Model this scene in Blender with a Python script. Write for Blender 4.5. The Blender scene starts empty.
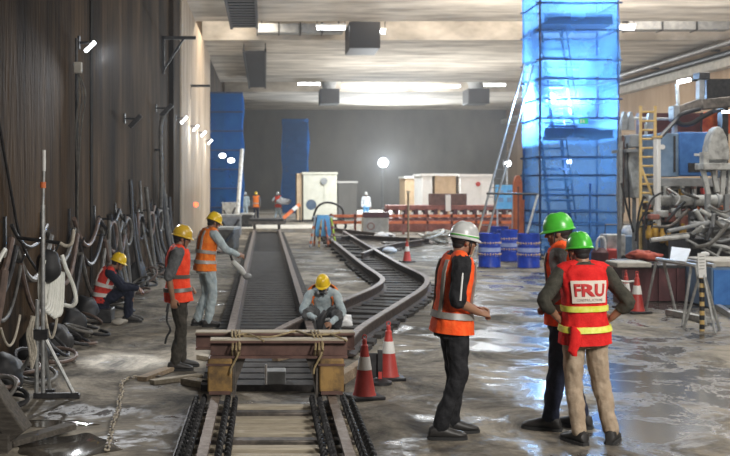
import bpy, bmesh, math, random
from mathutils import Vector, Matrix, noise, kdtree
V = Vector
R = math.radians
random.seed(7)
SC = bpy.context.scene
COL = SC.collection
EYE, VX, VY, F = 2.15, 265.0, 185.0, 1100.0   # eye height, where the tunnel axis meets the frame, focal length in pixels

def P(px, py, d):                       # pixel + distance along the tunnel -> point in the tunnel
    return V(((px-VX)*d/F, d, EYE+(VY-py)*d/F))
def G(px, py, z=0.0):                   # pixel -> point on the plane at height z
    d = F*(EYE-z)/(py-VY)
    return V(((px-VX)*d/F, d, z))

# ---------------------------------------------------------------- materials
def mat(name, col, col2=None, scale=6.0, rough=.6, metal=0.0, bump=0.0, bscale=None, stretch=(1,1,1), emit=0, lo=.4, hi=.65, detail=5, spec=.5):
    m = bpy.data.materials.new(name); m.use_nodes = True
    nt = m.node_tree; N = nt.nodes; L = nt.links
    b = N['Principled BSDF']
    b.inputs['Roughness'].default_value = rough; b.inputs['Metallic'].default_value = metal
    b.inputs['Specular IOR Level'].default_value = spec
    c = (*col, 1)
    b.inputs['Base Color'].default_value = c
    if emit:
        b.inputs['Emission Color'].default_value = c; b.inputs['Emission Strength'].default_value = emit
    if col2 is not None or bump:
        tc = N.new('ShaderNodeTexCoord'); mp = N.new('ShaderNodeMapping')
        mp.inputs['Scale'].default_value = stretch
        L.new(tc.outputs['Object'], mp.inputs['Vector'])
        nz = N.new('ShaderNodeTexNoise'); nz.inputs['Scale'].default_value = scale; nz.inputs['Detail'].default_value = detail
        nz.inputs['Roughness'].default_value = .62
        L.new(mp.outputs['Vector'], nz.inputs['Vector'])
        if col2 is not None:
            cr = N.new('ShaderNodeValToRGB')
            cr.color_ramp.elements[0].position = lo; cr.color_ramp.elements[1].position = hi
            cr.color_ramp.elements[0].color = c; cr.color_ramp.elements[1].color = (*col2, 1)
            L.new(nz.outputs['Fac'], cr.inputs['Fac']); L.new(cr.outputs['Color'], b.inputs['Base Color'])
        if bump:
            n2 = nz
            if bscale:
                n2 = N.new('ShaderNodeTexNoise'); n2.inputs['Scale'].default_value = bscale; n2.inputs['Detail'].default_value = 4
                L.new(mp.outputs['Vector'], n2.inputs['Vector'])
            bp = N.new('ShaderNodeBump'); bp.inputs['Strength'].default_value = bump; bp.inputs['Distance'].default_value = .02
            L.new(n2.outputs['Fac'], bp.inputs['Height']); L.new(bp.outputs['Normal'], b.inputs['Normal'])
    return m

def lampmat(name, col, strength):
    m = bpy.data.materials.new(name); m.use_nodes = True
    nt = m.node_tree; nt.nodes.clear()
    e = nt.nodes.new('ShaderNodeEmission'); o = nt.nodes.new('ShaderNodeOutputMaterial')
    e.inputs['Color'].default_value = (*col, 1); e.inputs['Strength'].default_value = strength
    nt.links.new(e.outputs[0], o.inputs[0])
    return m

# ---------------------------------------------------------------- mesh collector
class MB:
    def __init__(s): s.v = []; s.f = []
    def add(s, vs, fs, M=None):
        k = len(s.v)
        for p in vs: s.v.append(M @ V(p) if M else V(p))
        for f in fs: s.f.append([i+k for i in f])
        return s
    def box(s, c, size, rz=0, rx=0, ry=0):
        a, b, h = size[0]/2, size[1]/2, size[2]/2
        vs = [(-a,-b,-h),(a,-b,-h),(a,b,-h),(-a,b,-h),(-a,-b,h),(a,-b,h),(a,b,h),(-a,b,h)]
        M = Matrix.Translation(V(c)) @ Matrix.Rotation(rz,4,'Z') @ Matrix.Rotation(ry,4,'Y') @ Matrix.Rotation(rx,4,'X')
        return s.add(vs, [(0,3,2,1),(4,5,6,7),(0,1,5,4),(1,2,6,5),(2,3,7,6),(3,0,4,7)], M)
    def span(s, a, b):                  # box from corner a to corner b
        a, b = V(a), V(b)
        return s.box((a+b)/2, [abs(b[i]-a[i]) for i in range(3)])
    def bar(s, p, q, w, h, up=(0,0,1)): # rectangular bar from p to q
        p, q = V(p), V(q); d = (q-p); l = d.length; d = d/l
        u = V(up)
        if abs(d.dot(u)) > .98: u = V((0,1,0))
        x = d.cross(u).normalized(); z = x.cross(d).normalized()
        vs = []
        for e in (p, q):
            for i, j in ((-1,-1),(1,-1),(1,1),(-1,1)): vs.append(e + x*(w/2*i) + z*(h/2*j))
        return s.add(vs, [(0,1,2,3),(7,6,5,4),(0,4,5,1),(1,5,6,2),(2,6,7,3),(3,7,4,0)])
    def loft(s, rings, cap=True, close=True):
        n = len(rings[0]); vs = [p for r in rings for p in r]; fs = []
        for i in range(len(rings)-1):
            for j in range(n if close else n-1):
                k = (j+1) % n
                fs.append((i*n+j, i*n+k, (i+1)*n+k, (i+1)*n+j))
        if cap:
            fs.append(tuple(reversed(range(n)))); fs.append(tuple((len(rings)-1)*n+j for j in range(n)))
        return s.add(vs, fs)
    def tube(s, pts, r, n=8, cap=True, round_=False):
        pts = [V(p) for p in pts]
        rs = [r]*len(pts) if isinstance(r, (int, float)) else list(r)
        tg = []
        for i in range(len(pts)):
            a = pts[max(i-1,0)]; b = pts[min(i+1,len(pts)-1)]
            t = b-a
            tg.append(t.normalized() if t.length > 1e-9 else V((0,0,1)))
        if round_:
            a, b = pts[0], pts[-1]; ra, rb = rs[0], rs[-1]; ta, tb = tg[0], tg[-1]
            pts = [a-ta*ra*.95, a-ta*ra*.7] + pts + [b+tb*rb*.7, b+tb*rb*.95]
            rs = [ra*.3, ra*.72] + rs + [rb*.72, rb*.3]
            tg = [ta, ta] + tg + [tb, tb]
        t0 = tg[0]; x = t0.orthogonal().normalized()
        rings = []
        for p, t, rr in zip(pts, tg, rs):
            x = (x - t*x.dot(t))
            x = x.normalized() if x.length > 1e-6 else t.orthogonal().normalized()
            y = t.cross(x)
            rings.append([p + x*(rr*math.cos(2*math.pi*k/n)) + y*(rr*math.sin(2*math.pi*k/n)) for k in range(n)])
        return s.loft(rings, cap)
    def lathe(s, prof, n=20, M=None, cap=True):   # (radius, z) pairs from the bottom up
        rings = [[V((r*math.cos(2*math.pi*k/n), r*math.sin(2*math.pi*k/n), z)) for k in range(n)] for r, z in prof]
        if M: rings = [[M @ p for p in r] for r in rings]
        return s.loft(rings, cap)
    def ell(s, c, r, M=None, nu=14, nv=9):
        vs = []; rings = []
        for i in range(nv+1):
            th = -math.pi/2 + math.pi*(i+.0)/nv
            cr = max(math.cos(th), .02)
            rings.append([V((c[0]+r[0]*cr*math.cos(2*math.pi*k/nu), c[1]+r[1]*cr*math.sin(2*math.pi*k/nu), c[2]+r[2]*math.sin(th))) for k in range(nu)])
        if M: rings = [[M @ p for p in q] for q in rings]
        return s.loft(rings)
    def prism(s, poly, a, b):            # poly: list of 3D points, swept by the vector b-a
        d = V(b)-V(a)
        return s.loft([[V(p)+V(a) for p in poly], [V(p)+V(a)+d for p in poly]])
    def sweep(s, pts, prof, closed_prof=True):   # upright profile (x across, z up) along a path
        pts = [V(p) for p in pts]; rings = []
        for i in range(len(pts)):
            t = (pts[min(i+1,len(pts)-1)]-pts[max(i-1,0)]).normalized()
            x = t.cross(V((0,0,1)))
            x = x.normalized() if x.length > 1e-6 else V((1,0,0))
            z = x.cross(t).normalized()
            rings.append([pts[i] + x*u + z*w for u, w in prof])
        return s.loft(rings)
    def torus(s, c, R_, r, M=None, n=20, m=8):
        vs = []; fs = []
        for i in range(n):
            a = 2*math.pi*i/n
            for j in range(m):
                b = 2*math.pi*j/m
                vs.append(V(((R_+r*math.cos(b))*math.cos(a), (R_+r*math.cos(b))*math.sin(a), r*math.sin(b))))
                fs.append((i*m+j, ((i+1)%n)*m+j, ((i+1)%n)*m+(j+1)%m, i*m+(j+1)%m))
        MM = Matrix.Translation(V(c)) @ (M if M else Matrix())
        return s.add(vs, fs, MM)
    def mesh(s, name):
        me = bpy.data.meshes.new(name)
        me.from_pydata([tuple(p) for p in s.v], [], s.f)
        bm = bmesh.new(); bm.from_mesh(me)
        bmesh.ops.recalc_face_normals(bm, faces=bm.faces)
        bm.to_mesh(me); bm.free()
        return me

W = {}
def finish(o, mats, smooth=38, bevel=0):
    me = o.data
    for m in (mats if isinstance(mats, (list, tuple)) else [mats]): me.materials.append(m)
    if smooth:
        me.polygons.foreach_set('use_smooth', [True]*len(me.polygons))
        me.set_sharp_from_angle(angle=R(smooth))
    if bevel:
        b = o.modifiers.new('edge', 'BEVEL'); b.width = bevel; b.segments = 2; b.limit_method = 'ANGLE'; b.angle_limit = R(40)
    return o
def thing(name, label, cat, loc=(0,0,0), rz=0, group=None):
    o = bpy.data.objects.new(name, None); COL.objects.link(o)
    o.location = loc; o.rotation_euler = (0,0,rz); o.empty_display_size = .2
    o['label'] = label; o['category'] = cat
    if group: o['group'] = group
    W[o] = Matrix.Translation(V(loc)) @ Matrix.Rotation(rz,4,'Z')
    return o
def part(name, mb, mats, parent, world=False, smooth=38, bevel=0, label=None):
    if world:
        Mi = W[parent].inverted(); mb.v = [Mi @ p for p in mb.v]
    o = bpy.data.objects.new(name, mb.mesh(name)); COL.objects.link(o); o.parent = parent
    W[o] = W.get(parent, Matrix())
    if label: o['label'] = label
    return finish(o, mats, smooth, bevel)
def solo(name, mb, mats, label, cat, group=None, smooth=38, bevel=0, kind=None):
    lo = [min(p[i] for p in mb.v) for i in range(3)]; hi = [max(p[i] for p in mb.v) for i in range(3)]
    c = V(((lo[0]+hi[0])/2, (lo[1]+hi[1])/2, lo[2]))
    mb.v = [p-c for p in mb.v]
    o = bpy.data.objects.new(name, mb.mesh(name)); COL.objects.link(o); o.location = c
    W[o] = Matrix.Translation(c)
    o['label'] = label; o['category'] = cat
    if group: o['group'] = group
    if kind: o['kind'] = kind
    return finish(o, mats, smooth, bevel)
def struct(name, mb, mats, label, cat='wall', smooth=0):
    o = solo(name, mb, mats, label, cat, smooth=smooth); o['kind'] = 'structure'
    return o
def copy_tree(o, parent=None):
    c = o.copy(); COL.objects.link(c)
    if parent: c.parent = parent
    W[c] = W.get(o, Matrix())
    for ch in list(o.children): copy_tree(ch, c)
    return c
def clone(root, loc, rz, label, group=None):
    c = copy_tree(root); c.location = loc; c.rotation_euler = (0,0,rz); c['label'] = label
    W[c] = Matrix.Translation(V(loc)) @ Matrix.Rotation(rz,4,'Z')
    if group: c['group'] = group
    return c
def spline(pts, k=6):                     # Catmull-Rom through the points
    pts = [V(p) for p in pts]; out = []
    for i in range(len(pts)-1):
        a = pts[max(i-1,0)]; b = pts[i]; c = pts[i+1]; d = pts[min(i+2,len(pts)-1)]
        for j in range(k):
            t = j/k
            out.append(.5*((2*b) + (c-a)*t + (2*a-5*b+4*c-d)*t*t + (3*b-a-3*c+d)*t**3))
    out.append(pts[-1])
    return out
def sag(p, q, drop, k=14):
    p, q = V(p), V(q)
    return [p.lerp(q, i/k) - V((0,0,drop*4*(i/k)*(1-i/k))) for i in range(k+1)]
def lamp(name, kind, loc, power, col=(1,1,1), size=.3, size_y=None, aim=None, spot=60, blend=.6):
    l = bpy.data.lights.new(name, kind); l.energy = power; l.color = col
    if kind == 'AREA':
        l.size = size
        if size_y: l.shape = 'RECTANGLE'; l.size_y = size_y
    else: l.shadow_soft_size = size
    if kind == 'SPOT': l.spot_size = R(spot); l.spot_blend = blend
    o = bpy.data.objects.new(name, l); COL.objects.link(o); o.location = loc
    if aim is not None: o.rotation_euler = (V(aim)-V(loc)).to_track_quat('-Z','Y').to_euler()
    return o
# ---------------------------------------------------------------- people
def remesh(name, mb, voxel, iters=2, wrinkle=0, wscale=(14,14,5), seed=0):
    tmp = bpy.data.objects.new('tmp', mb.mesh('tmp')); COL.objects.link(tmp)
    md = tmp.modifiers.new('r', 'REMESH'); md.mode = 'VOXEL'; md.voxel_size = voxel
    if iters:
        sm = tmp.modifiers.new('s', 'SMOOTH'); sm.factor = .5; sm.iterations = iters
    dg = bpy.context.evaluated_depsgraph_get(); dg.update()
    me = bpy.data.meshes.new_from_object(tmp.evaluated_get(dg)); me.name = name
    old = tmp.data; bpy.data.objects.remove(tmp); bpy.data.meshes.remove(old)
    if wrinkle:
        ns = [v.normal.copy() for v in me.vertices]
        for v, n in zip(me.vertices, ns):
            q = V((v.co.x*wscale[0]+seed, v.co.y*wscale[1], v.co.z*wscale[2]+ .6*wscale[2]*(v.co.x+v.co.y)))
            k = noise.noise(q) + .6*noise.noise(q*2.1)
            v.co += n*(k*wrinkle)
    return me
def mpart(name, me, m, parent, label=None):
    o = bpy.data.objects.new(name, me); COL.objects.link(o); o.parent = parent
    me.materials.clear(); me.materials.append(m)
    me.polygons.foreach_set('use_smooth', [True]*len(me.polygons))
    W[o] = W.get(parent, Matrix())
    if label: o['label'] = label
    return o

TK = [(.78,.162,.124),(.92,.165,.124),(1.05,.150,.112),(1.20,.160,.118),(1.32,.174,.122),(1.40,.174,.110),(1.45,.142,.090),(1.485,.085,.072)]
class Torso:
    def __init__(s, pelvis, neck, latP=(1,0,0), latS=(1,0,0), bend=(0,0,0)):
        s.p = V(pelvis); s.n = V(neck); s.m = (s.p+s.n)/2 + V(bend); s.a = V(latP).normalized(); s.b = V(latS).normalized()
    def frame(s, z):
        u = (z-.92)/(1.485-.92)
        if u < 0:
            t = (s.m-s.p).normalized(); c = s.p + t*(u*.565)
        else:
            c = s.p*(1-u)**2 + s.m*(2*u*(1-u)) + s.n*u*u
            t = ((s.m-s.p)*(1-u) + (s.n-s.m)*u).normalized()
        l = s.a.lerp(s.b, min(max(u,0),1)); l = (l - t*l.dot(t)).normalized()
        return c, l, t.cross(l), t
    def wd(s, z):
        for i in range(len(TK)-1):
            if z <= TK[i+1][0] or i == len(TK)-2:
                a, b = TK[i], TK[i+1]; k = (z-a[0])/(b[0]-a[0]); k = max(k, 0); k = k*k*(3-2*k) if k <= 1 else k
                return a[1]+(b[1]-a[1])*k, a[2]+(b[2]-a[2])*k
    def at(s, z, a, g=0, flare=0):
        c, l, f, t = s.frame(z); w, d = s.wd(z)
        k = flare*max(0, (1.1-z)/.3)
        ca, sa = math.cos(a), math.sin(a); e = 2/2.5
        x = math.copysign(abs(sa)**e, sa)*(w+g+k); y = math.copysign(abs(ca)**e, ca)*(d+g+k)
        return c + l*x + f*y
    def shell(s, mb, z0, z1, g, flare=0, n=36, m=26, a0=0, a1=2*math.pi, wr=0, seed=0):
        full = abs(a1-a0-2*math.pi) < 1e-6
        rings = []
        for i in range(m+1):
            z = z0+(z1-z0)*i/m; row = []
            for j in range(n if full else n+1):
                a = a0+(a1-a0)*j/n
                gg = g + (wr*((noise.noise(V((4*math.cos(a)+seed, 4*math.sin(a), z*9)))+.5*noise.noise(V((9*math.cos(a)+seed, 9*math.sin(a), z*22+3*math.cos(a)))))) if wr else 0)
                row.append(s.at(z, a, gg, flare))
            rings.append(row)
        return rings
    def solid(s, mb, z0, z1, g, **k):
        return mb.loft(s.shell(mb, z0, z1, g, **k))
    def patch(s, mb, z0, z1, a0, a1, g, th=.005, flare=0, nz=4, na=12):
        for gg in (0,):
            o = [[s.at(z0+(z1-z0)*i/nz, a0+(a1-a0)*j/na, g+th, flare) for j in range(na+1)] for i in range(nz+1)]
            q = [[s.at(z0+(z1-z0)*i/nz, a0+(a1-a0)*j/na, g-.012, flare) for j in range(na+1)] for i in range(nz+1)]
            w = na+1; k = (nz+1)*w; fs = []
            for i in range(nz):
                for j in range(na):
                    fs.append((i*w+j, i*w+j+1, (i+1)*w+j+1, (i+1)*w+j)); fs.append((k+i*w+j, k+(i+1)*w+j, k+(i+1)*w+j+1, k+i*w+j+1))
            for j in range(na):
                fs.append((j, k+j, k+j+1, j+1)); b = nz*w; fs.append((b+j, b+j+1, k+b+j+1, k+b+j))
            for i in range(nz):
                fs.append((i*w, (i+1)*w, k+(i+1)*w, k+i*w)); fs.append((i*w+na, k+i*w+na, k+(i+1)*w+na, (i+1)*w+na))
            mb.add([p for r in o for p in r]+[p for r in q for p in r], fs)
        return mb
    def band(s, mb, z0, z1, g, flare=0, tilt=0, n=40, th=.005):
        rings = []
        for z, gg in ((z0, g-.01), (z0, g+th), ((z0+z1)/2, g+th), (z1, g+th), (z1, g-.01)):
            rings.append([s.at(z, 2*math.pi*j/n, gg, flare) for j in range(n)])
        return mb.loft(rings, cap=False)

def limb(mb, pts, rs, n=14, sub=4):
    q = spline(pts, sub); k = []
    for i in range(len(pts)-1):
        for j in range(sub): k.append(rs[i]+(rs[i+1]-rs[i])*j/sub)
    k.append(rs[-1])
    return mb.tube(q, k, n, round_=True)
def hand(mb, wrist, d, palm, curl=35, size=1.0, thumb_side=1):
    """d: direction the fingers point, palm: direction the palm faces, thumb_side: +1 = thumb on d x palm."""
    w = V(wrist); d = V(d).normalized(); pn = V(palm); pn = (pn-d*pn.dot(d)).normalized(); sd = d.cross(pn)*thumb_side
    S = size
    ring = lambda y, hw, ht, off=0: [w + d*(y*S) + sd*(math.cos(a)*hw*S+off*S) + pn*(math.sin(a)*ht*S) for a in [2*math.pi*k/12 for k in range(12)]]
    mb.loft([ring(-.03,.024,.020), ring(0,.027,.019), ring(.03,.036,.018), ring(.065,.042,.016), ring(.088,.041,.013)])
    for i, (off, ln) in enumerate(((.031,.066),(.011,.076),(-.010,.070),(-.030,.054))):
        p = w + d*(.082*S) + sd*(off*S); a = R(curl*.5 + i*4); pts = [p - d*.02*S, p]; 
        for seg in (.45,.32,.23):
            p = p + (d*math.cos(a) + pn*math.sin(a))*(ln*seg*S); pts.append(p); a += R(curl)
        mb.tube(pts, [.0095*S,.0095*S,.009*S,.0082*S,.007*S], 8, round_=True)
    p = w + d*(.022*S) + sd*(.026*S); t = (d*.62+sd*.72+pn*.25).normalized(); t2 = (d*.85+sd*.25+pn*.45).normalized()
    mb.tube([p, p+t*.038*S, p+t*.038*S+t2*.03*S, p+t*.038*S+t2*.053*S], [.0135*S,.0115*S,.010*S,.008*S], 8, round_=True)

STAND = dict(pelvis=(0,0,.92), neck=(0,0,1.485), head=(0,.025,1.585), yaw=0, pitch=0, roll=0,
             shR=(.178,0,1.41), elR=(.24,-.02,1.13), wrR=(.25,.06,.87), shL=(-.178,0,1.41), elL=(-.24,-.02,1.13), wrL=(-.25,.06,.87),
             hdR=(0,.15,-1), plR=(-1,0,0), hdL=(0,.15,-1), plL=(1,0,0), curlR=30, curlL=30,
             hipR=(.09,0,.90), knR=(.105,.02,.49), anR=(.11,-.02,.085), ftR=(.15,1,0), hipL=(-.09,0,.90), knL=(-.105,.02,.49), anL=(-.11,-.02,.085), ftL=(-.15,1,0),
             latP=(1,0,0), latS=(1,0,0), bend=(0,0,0), upR=(0,0,1), upL=(0,0,1))

def person(label, loc, rz, s, pose, M_, voxel=.008, group=None, sleeve='long', vest=None, seed=0, hem=.80, stripes='h', mask=False, helmet_stripe=None, shirt_hem=.86, flare=.012, sit=False):
    q = dict(STAND); q.update(pose); p = {k: (V(v) if isinstance(v, tuple) else v) for k, v in q.items()}
    t = thing('person', label, 'person', loc, rz, group); t.scale = (s,s,s)
    T = Torso(p['pelvis'], p['neck'], p['latP'], p['latS'], p['bend'])
    H = Matrix.Translation(p['head']) @ Matrix.Rotation(R(p['yaw']),4,'Z') @ Matrix.Rotation(R(p['pitch']),4,'X') @ Matrix.Rotation(R(p['roll']),4,'Y') @ Matrix.Scale(.94,4)
    # skin: one continuous figure
    b = MB()
    b.ell((0,-.01,.025), (.076,.096,.093), H); b.ell((0,.022,-.045), (.060,.070,.076), H); b.ell((0,.058,-.098), (.030,.030,.022), H)
    b.ell((0,.074,.020), (.056,.020,.014), H); b.ell((.036,.058,-.03), (.026,.028,.026), H); b.ell((-.036,.058,-.03), (.026,.028,.026), H)
    b.tube([H @ V((0,.084,.010)), H @ V((0,.098,-.012)), H @ V((0,.108,-.030))], [.009,.011,.0145], 8, round_=True)
    b.ell((0,.088,-.058), (.024,.011,.0055), H, 10, 6); b.ell((0,.085,-.071), (.021,.012,.0065), H, 10, 6)
    for sx in (-1,1): b.ell((sx*.079,-.005,-.012), (.011,.021,.033), H, 10, 7)
    nb = T.frame(1.45)[0]; b.tube([nb, p['neck'], H @ V((0,-.02,-.05))], [.075,.060,.055], 14, round_=True)
    T.solid(b, .86, 1.47, -.02, m=12, n=24)
    for S, sx in (('R',1),('L',-1)):
        sh, el, wr = p['sh'+S], p['el'+S], p['wr'+S]
        limb(b, [sh, el], [.052,.040]); limb(b, [el, el.lerp(wr,.35), wr], [.041,.039,.027])
        hd = p['hd'+S]; pn = p['pl'+S]
        side = 1 if V(hd).cross(pn).dot(V(p.get('th'+S, (0,1,0)))) > 0 else -1
        hand(b, wr, hd, pn, p['curl'+S], 1.0, side)
        limb(b, [p['hip'+S], p['kn'+S], p['an'+S]], [.078,.052,.038])
        f = p['ft'+S].normalized(); b.tube([p['an'+S]-V((0,0,.02)), p['an'+S]+f*.08-p['up'+S]*.04], [.035,.03], 10, round_=True)
    mpart('body', remesh('body', b, min(voxel,.0065) if voxel < .012 else voxel, 2), M_['skin'], t)
    for sx in (-1,1):
        if voxel < .012: part('eye', MB().ell((sx*.030,.084,.002), (.014,.0085,.0075), H, 10, 6), M_['eye'], t)
    # hair below the helmet
    h = MB(); h.ell((0,-.040,.020), (.081,.078,.084), H)
    h.ell((0,-.045,-.035), (.062,.060,.055), H)
    for sx in (-1,1): h.ell((sx*.076,.015,.0), (.008,.014,.03), H)
    part('hair', h, M_['hair'], t)
    # trousers
    k = MB(); T.solid(k, .80, 1.02, .004, m=6, n=24)
    for S in 'RL':
        hp, kn, an = p['hip'+S], p['kn'+S], p['an'+S]
        dn = (an-kn).normalized()
        limb(k, [hp, hp.lerp(kn,.45), kn, kn.lerp(an,.45), an-dn*.015], [.098,.090,.072,.070,.062])
    mpart('trousers', remesh('trousers', k, voxel, 3, .011 if voxel < .012 else .006, (11,11,9), seed), M_['trousers'], t)
    # shirt
    cuff = q.get('cuff',.06); g = MB(); T.solid(g, shirt_hem, 1.475, .006, m=14, n=28)
    for S in 'RL':
        sh, el, wr = p['sh'+S], p['el'+S], p['wr'+S]
        c = T.frame(1.40)[0]; inn = c.lerp(sh, .45)
        if sleeve == 'long': limb(g, [inn, sh, sh.lerp(el,.5), el, el.lerp(wr,.5), wr.lerp(el,cuff)], [.072,.071,.062,.056,.048,.042])
        else: limb(g, [inn, sh, sh.lerp(el,.5), el.lerp(sh, .02 if sleeve == 'elbow' else .3)], [.075,.078,.073,.068])
    g.tube([p['neck']-V((0,0,.03)), p['neck'].lerp(H @ V((0,-.02,-.09)), .45)], [.085,.071], 16)
    mpart('shirt', remesh('shirt', g, voxel, 2, .008 if voxel < .012 else .004, (13,13,10), seed+5), M_['shirt'], t)
    # vest with reflective bands
    if vest:
        z1 = 1.462; gap = vest.get('gap', 0); v = MB(); gr = vest.get('grow',.020)
        if gap:
            rows = T.shell(v, hem, z1, gr, flare=flare, a0=R(gap), a1=2*math.pi-R(gap), wr=.006, seed=seed)
            v.loft(rows, cap=False, close=False); o = part('vest', v, M_['vest'], t)
            so = o.modifiers.new('cloth', 'SOLIDIFY'); so.thickness = .01; so.offset = -1
        else:
            v.loft(T.shell(v, hem, z1, gr, flare=flare, wr=.013, seed=seed, n=48, m=40)); 
            for sx in (-1,1):   # shoulder panels
                c = T.frame(1.40); shp = p['shR' if sx > 0 else 'shL']
                v.tube([c[0].lerp(shp,.35)+V(T.frame(1.44)[3])*.035, c[0].lerp(shp,.86)+V(T.frame(1.44)[3])*.02], [.078,.074], 14, round_=True)
            o = part('vest', v, M_['vest'], t, smooth=60)
        for z0, z2 in vest['bands']:
            if gap:
                mb = MB(); T.patch(mb, z0, z2, R(gap+2), 2*math.pi-R(gap+2), gr+.011, flare=flare, na=36)
            else: mb = T.band(MB(), z0, z2, gr+.011, flare)
            part('reflective_band', mb, M_['band'], o, label=vest.get('blabel'))
        for a in vest.get('straps', ()):
            part('reflective_strap', T.patch(MB(), vest['bands'][-1][1]-.01, 1.425, R(a-6.5), R(a+6.5), gr+.011, flare=flare, nz=8, na=3), M_['band'], o)
        if 'zip' in vest: part('zip', T.patch(MB(), hem+.01, 1.40, R(-2), R(2), gr+.004, flare=flare, nz=8, na=2), M_['dark'], o)
        if 'text' in vest: vest_text(T, o, gr, flare, M_)
    # shoes
    for S in 'RL':
        an = p['an'+S]; f = p['ft'+S].normalized(); up = p['up'+S]; up = (up-f*up.dot(f)).normalized(); sd = f.cross(up)
        def rg(y, hw, z0, z1): 
            zc, hz = (z0+z1)/2, (z1-z0)/2
            return [an + f*y + sd*(math.cos(a)*hw) + up*(zc+hz*math.sin(a)-.085) for a in [2*math.pi*i/14 for i in range(14)]]
        m = MB().loft([rg(-.088,.026,.02,.06), rg(-.075,.041,.012,.10), rg(-.03,.047,.010,.128), rg(.03,.049,.010,.126), rg(.07,.051,.010,.102), rg(.12,.056,.010,.082), rg(.17,.053,.011,.070), rg(.205,.038,.014,.056), rg(.220,.018,.018,.042)])
        sh_ = part('shoe', m, M_['shoe'], t)
        m = MB(); rr = []
        for y, hw in ((-.093,.03),(-.07,.046),(.02,.051),(.12,.059),(.18,.054),(.215,.034),(.228,.014)):
            rr.append([an+f*y+sd*hw+up*(-.085), an+f*y+sd*hw+up*(-.061), an+f*y-sd*hw+up*(-.061), an+f*y-sd*hw+up*(-.085)])
        part('sole', m.loft(rr), M_['sole'], sh_)
    # helmet
    HX, HY, HZ = .106, .130, .140; hb = MB(); C_ = H @ Matrix.Translation(V((0,-.004,.026))) @ Matrix.Rotation(R(-4),4,'X'); rings = []
    for i in range(13):
        th = i/12*math.pi/2*.985; cr = math.cos(th)**.78
        row = []
        for j in range(40):
            a = 2*math.pi*j/40; x = HX*cr*math.sin(a); y = HY*cr*math.cos(a); z = HZ*math.sin(th)
            if 0 < i < 12:
                for x0 in (0, .042, -.042):
                    dd = abs(x-x0)
                    if dd < .014: z += .006*(1-(dd/.014)**2)
            row.append(C_ @ V((x,y,z)))
        rings.append(row)
    hel = part('helmet', hb.loft(rings), M_['helmet'], t, smooth=50)
    rings = []
    for dz, ex in ((-.012,.0),(-.014,.010),(-.007,.012),(.004,.003)):
        rings.append([C_ @ V(((HX+ex)*math.sin(a), (HY+ex+(.024 if ex > .008 else .0)*max(0,math.cos(a))**2.2)*math.cos(a), dz-(.010*max(0,math.cos(a)) if ex > .008 else 0))) for a in [2*math.pi*j/40 for j in range(40)]])
    part('brim', MB().loft(rings, cap=False), M_['helmet'], hel)
    rings = [[C_ @ V(((HX+ex)*math.sin(a), (HY+ex)*math.cos(a), dz)) for a in [2*math.pi*j/40 for j in range(40)]] for dz, ex in ((.0,-.012),(-.03,-.014),(-.03,-.02),(0,-.02))]
    part('headband', MB().loft(rings, cap=False), M_['dark'], hel)
    st = []
    for i in range(15):
        a = math.pi*i/14; st.append(H @ V((.088*math.cos(a), .028+.01*math.sin(a), .0-.126*math.sin(a))))
    part('chin_strap', MB().tube(st, .006, 6), M_['dark'], hel)
    if helmet_stripe:
        for z0, z1, mm in helmet_stripe:
            rr = []
            for z in (z0, (z0+z1)/2, z1):
                cr = math.cos(math.asin(min(z/HZ,1)))**.78
                rr.append([C_ @ V((((HX+.0015)*cr+.0015)*math.sin(a), ((HY+.0015)*cr+.0015)*math.cos(a), z)) for a in [2*math.pi*j/40 for j in range(40)]])
            part('stripe', MB().loft(rr, cap=False), mm, hel)
    if mask:
        mk = MB(); mk.ell((0,.092,-.055), (.052,.045,.048), H); mk.tube([H @ V((0,.12,-.07)), H @ V((0,.150,-.085))], [.03,.03], 12)
        rs = part('respirator', mk, M_['dark'], t)
        for sx in (-1,1): part('filter', MB().tube([H @ V((sx*.045,.11,-.07)), H @ V((sx*.075,.125,-.08))], [.027,.027], 12), M_['grey'], rs)
    return t, T, H

def vest_text(T, vest, gr, flare, M_):
    z0, z1, a0, a1 = 1.165, 1.338, 180-40, 180+40
    pt = part('back_patch', T.patch(MB(), z0, z1, R(a0), R(a1), gr+.011, th=.005, flare=flare, nz=8, na=24), M_['patch'], vest, label='off-white lettered patch')
    def wrap(txt, zc, h, half, name, mm):
        cu = bpy.data.curves.new('t', 'FONT'); cu.body = txt; cu.align_x = 'CENTER'; cu.align_y = 'CENTER'; cu.size = 1; cu.offset = .042 if h > .05 else .0
        cu.resolution_u = 3
        tmp = bpy.data.objects.new('t', cu); COL.objects.link(tmp)
        dg = bpy.context.evaluated_depsgraph_get(); dg.update()
        me = bpy.data.meshes.new_from_object(tmp.evaluated_get(dg)); bpy.data.objects.remove(tmp)
        bm = bmesh.new(); bm.from_mesh(me)
        bmesh.ops.subdivide_edges(bm, edges=[e for e in bm.edges if e.calc_length() > .12], cuts=3)
        bmesh.ops.triangulate(bm, faces=bm.faces)
        xs = [v.co.x for v in bm.verts]; ys = [v.co.y for v in bm.verts]
        cx, cy = (min(xs)+max(xs))/2, (min(ys)+max(ys))/2; wx, wy = max(xs)-min(xs), max(ys)-min(ys)
        for v in bm.verts:                      # seen from behind the wearer the text reads left to right
            u = (v.co.x-cx)/wx*2; w = (v.co.y-cy)/wy
            v.co = T.at(zc+w*h, R(180-half*u), gr+.0185, flare)
        bm.to_mesh(me); bm.free(); me.name = name
        o = bpy.data.objects.new(name, me); COL.objects.link(o); o.parent = pt
        me.materials.clear(); me.materials.append(mm)
        so = o.modifiers.new('th', 'SOLIDIFY'); so.thickness = .002
    wrap('FRU', 1.264, .100, 32, 'lettering', M_['letter'])
    wrap('CONSTRUCTIONS', 1.189, .020, 27, 'small_lettering', M_['greyletter'])
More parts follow.
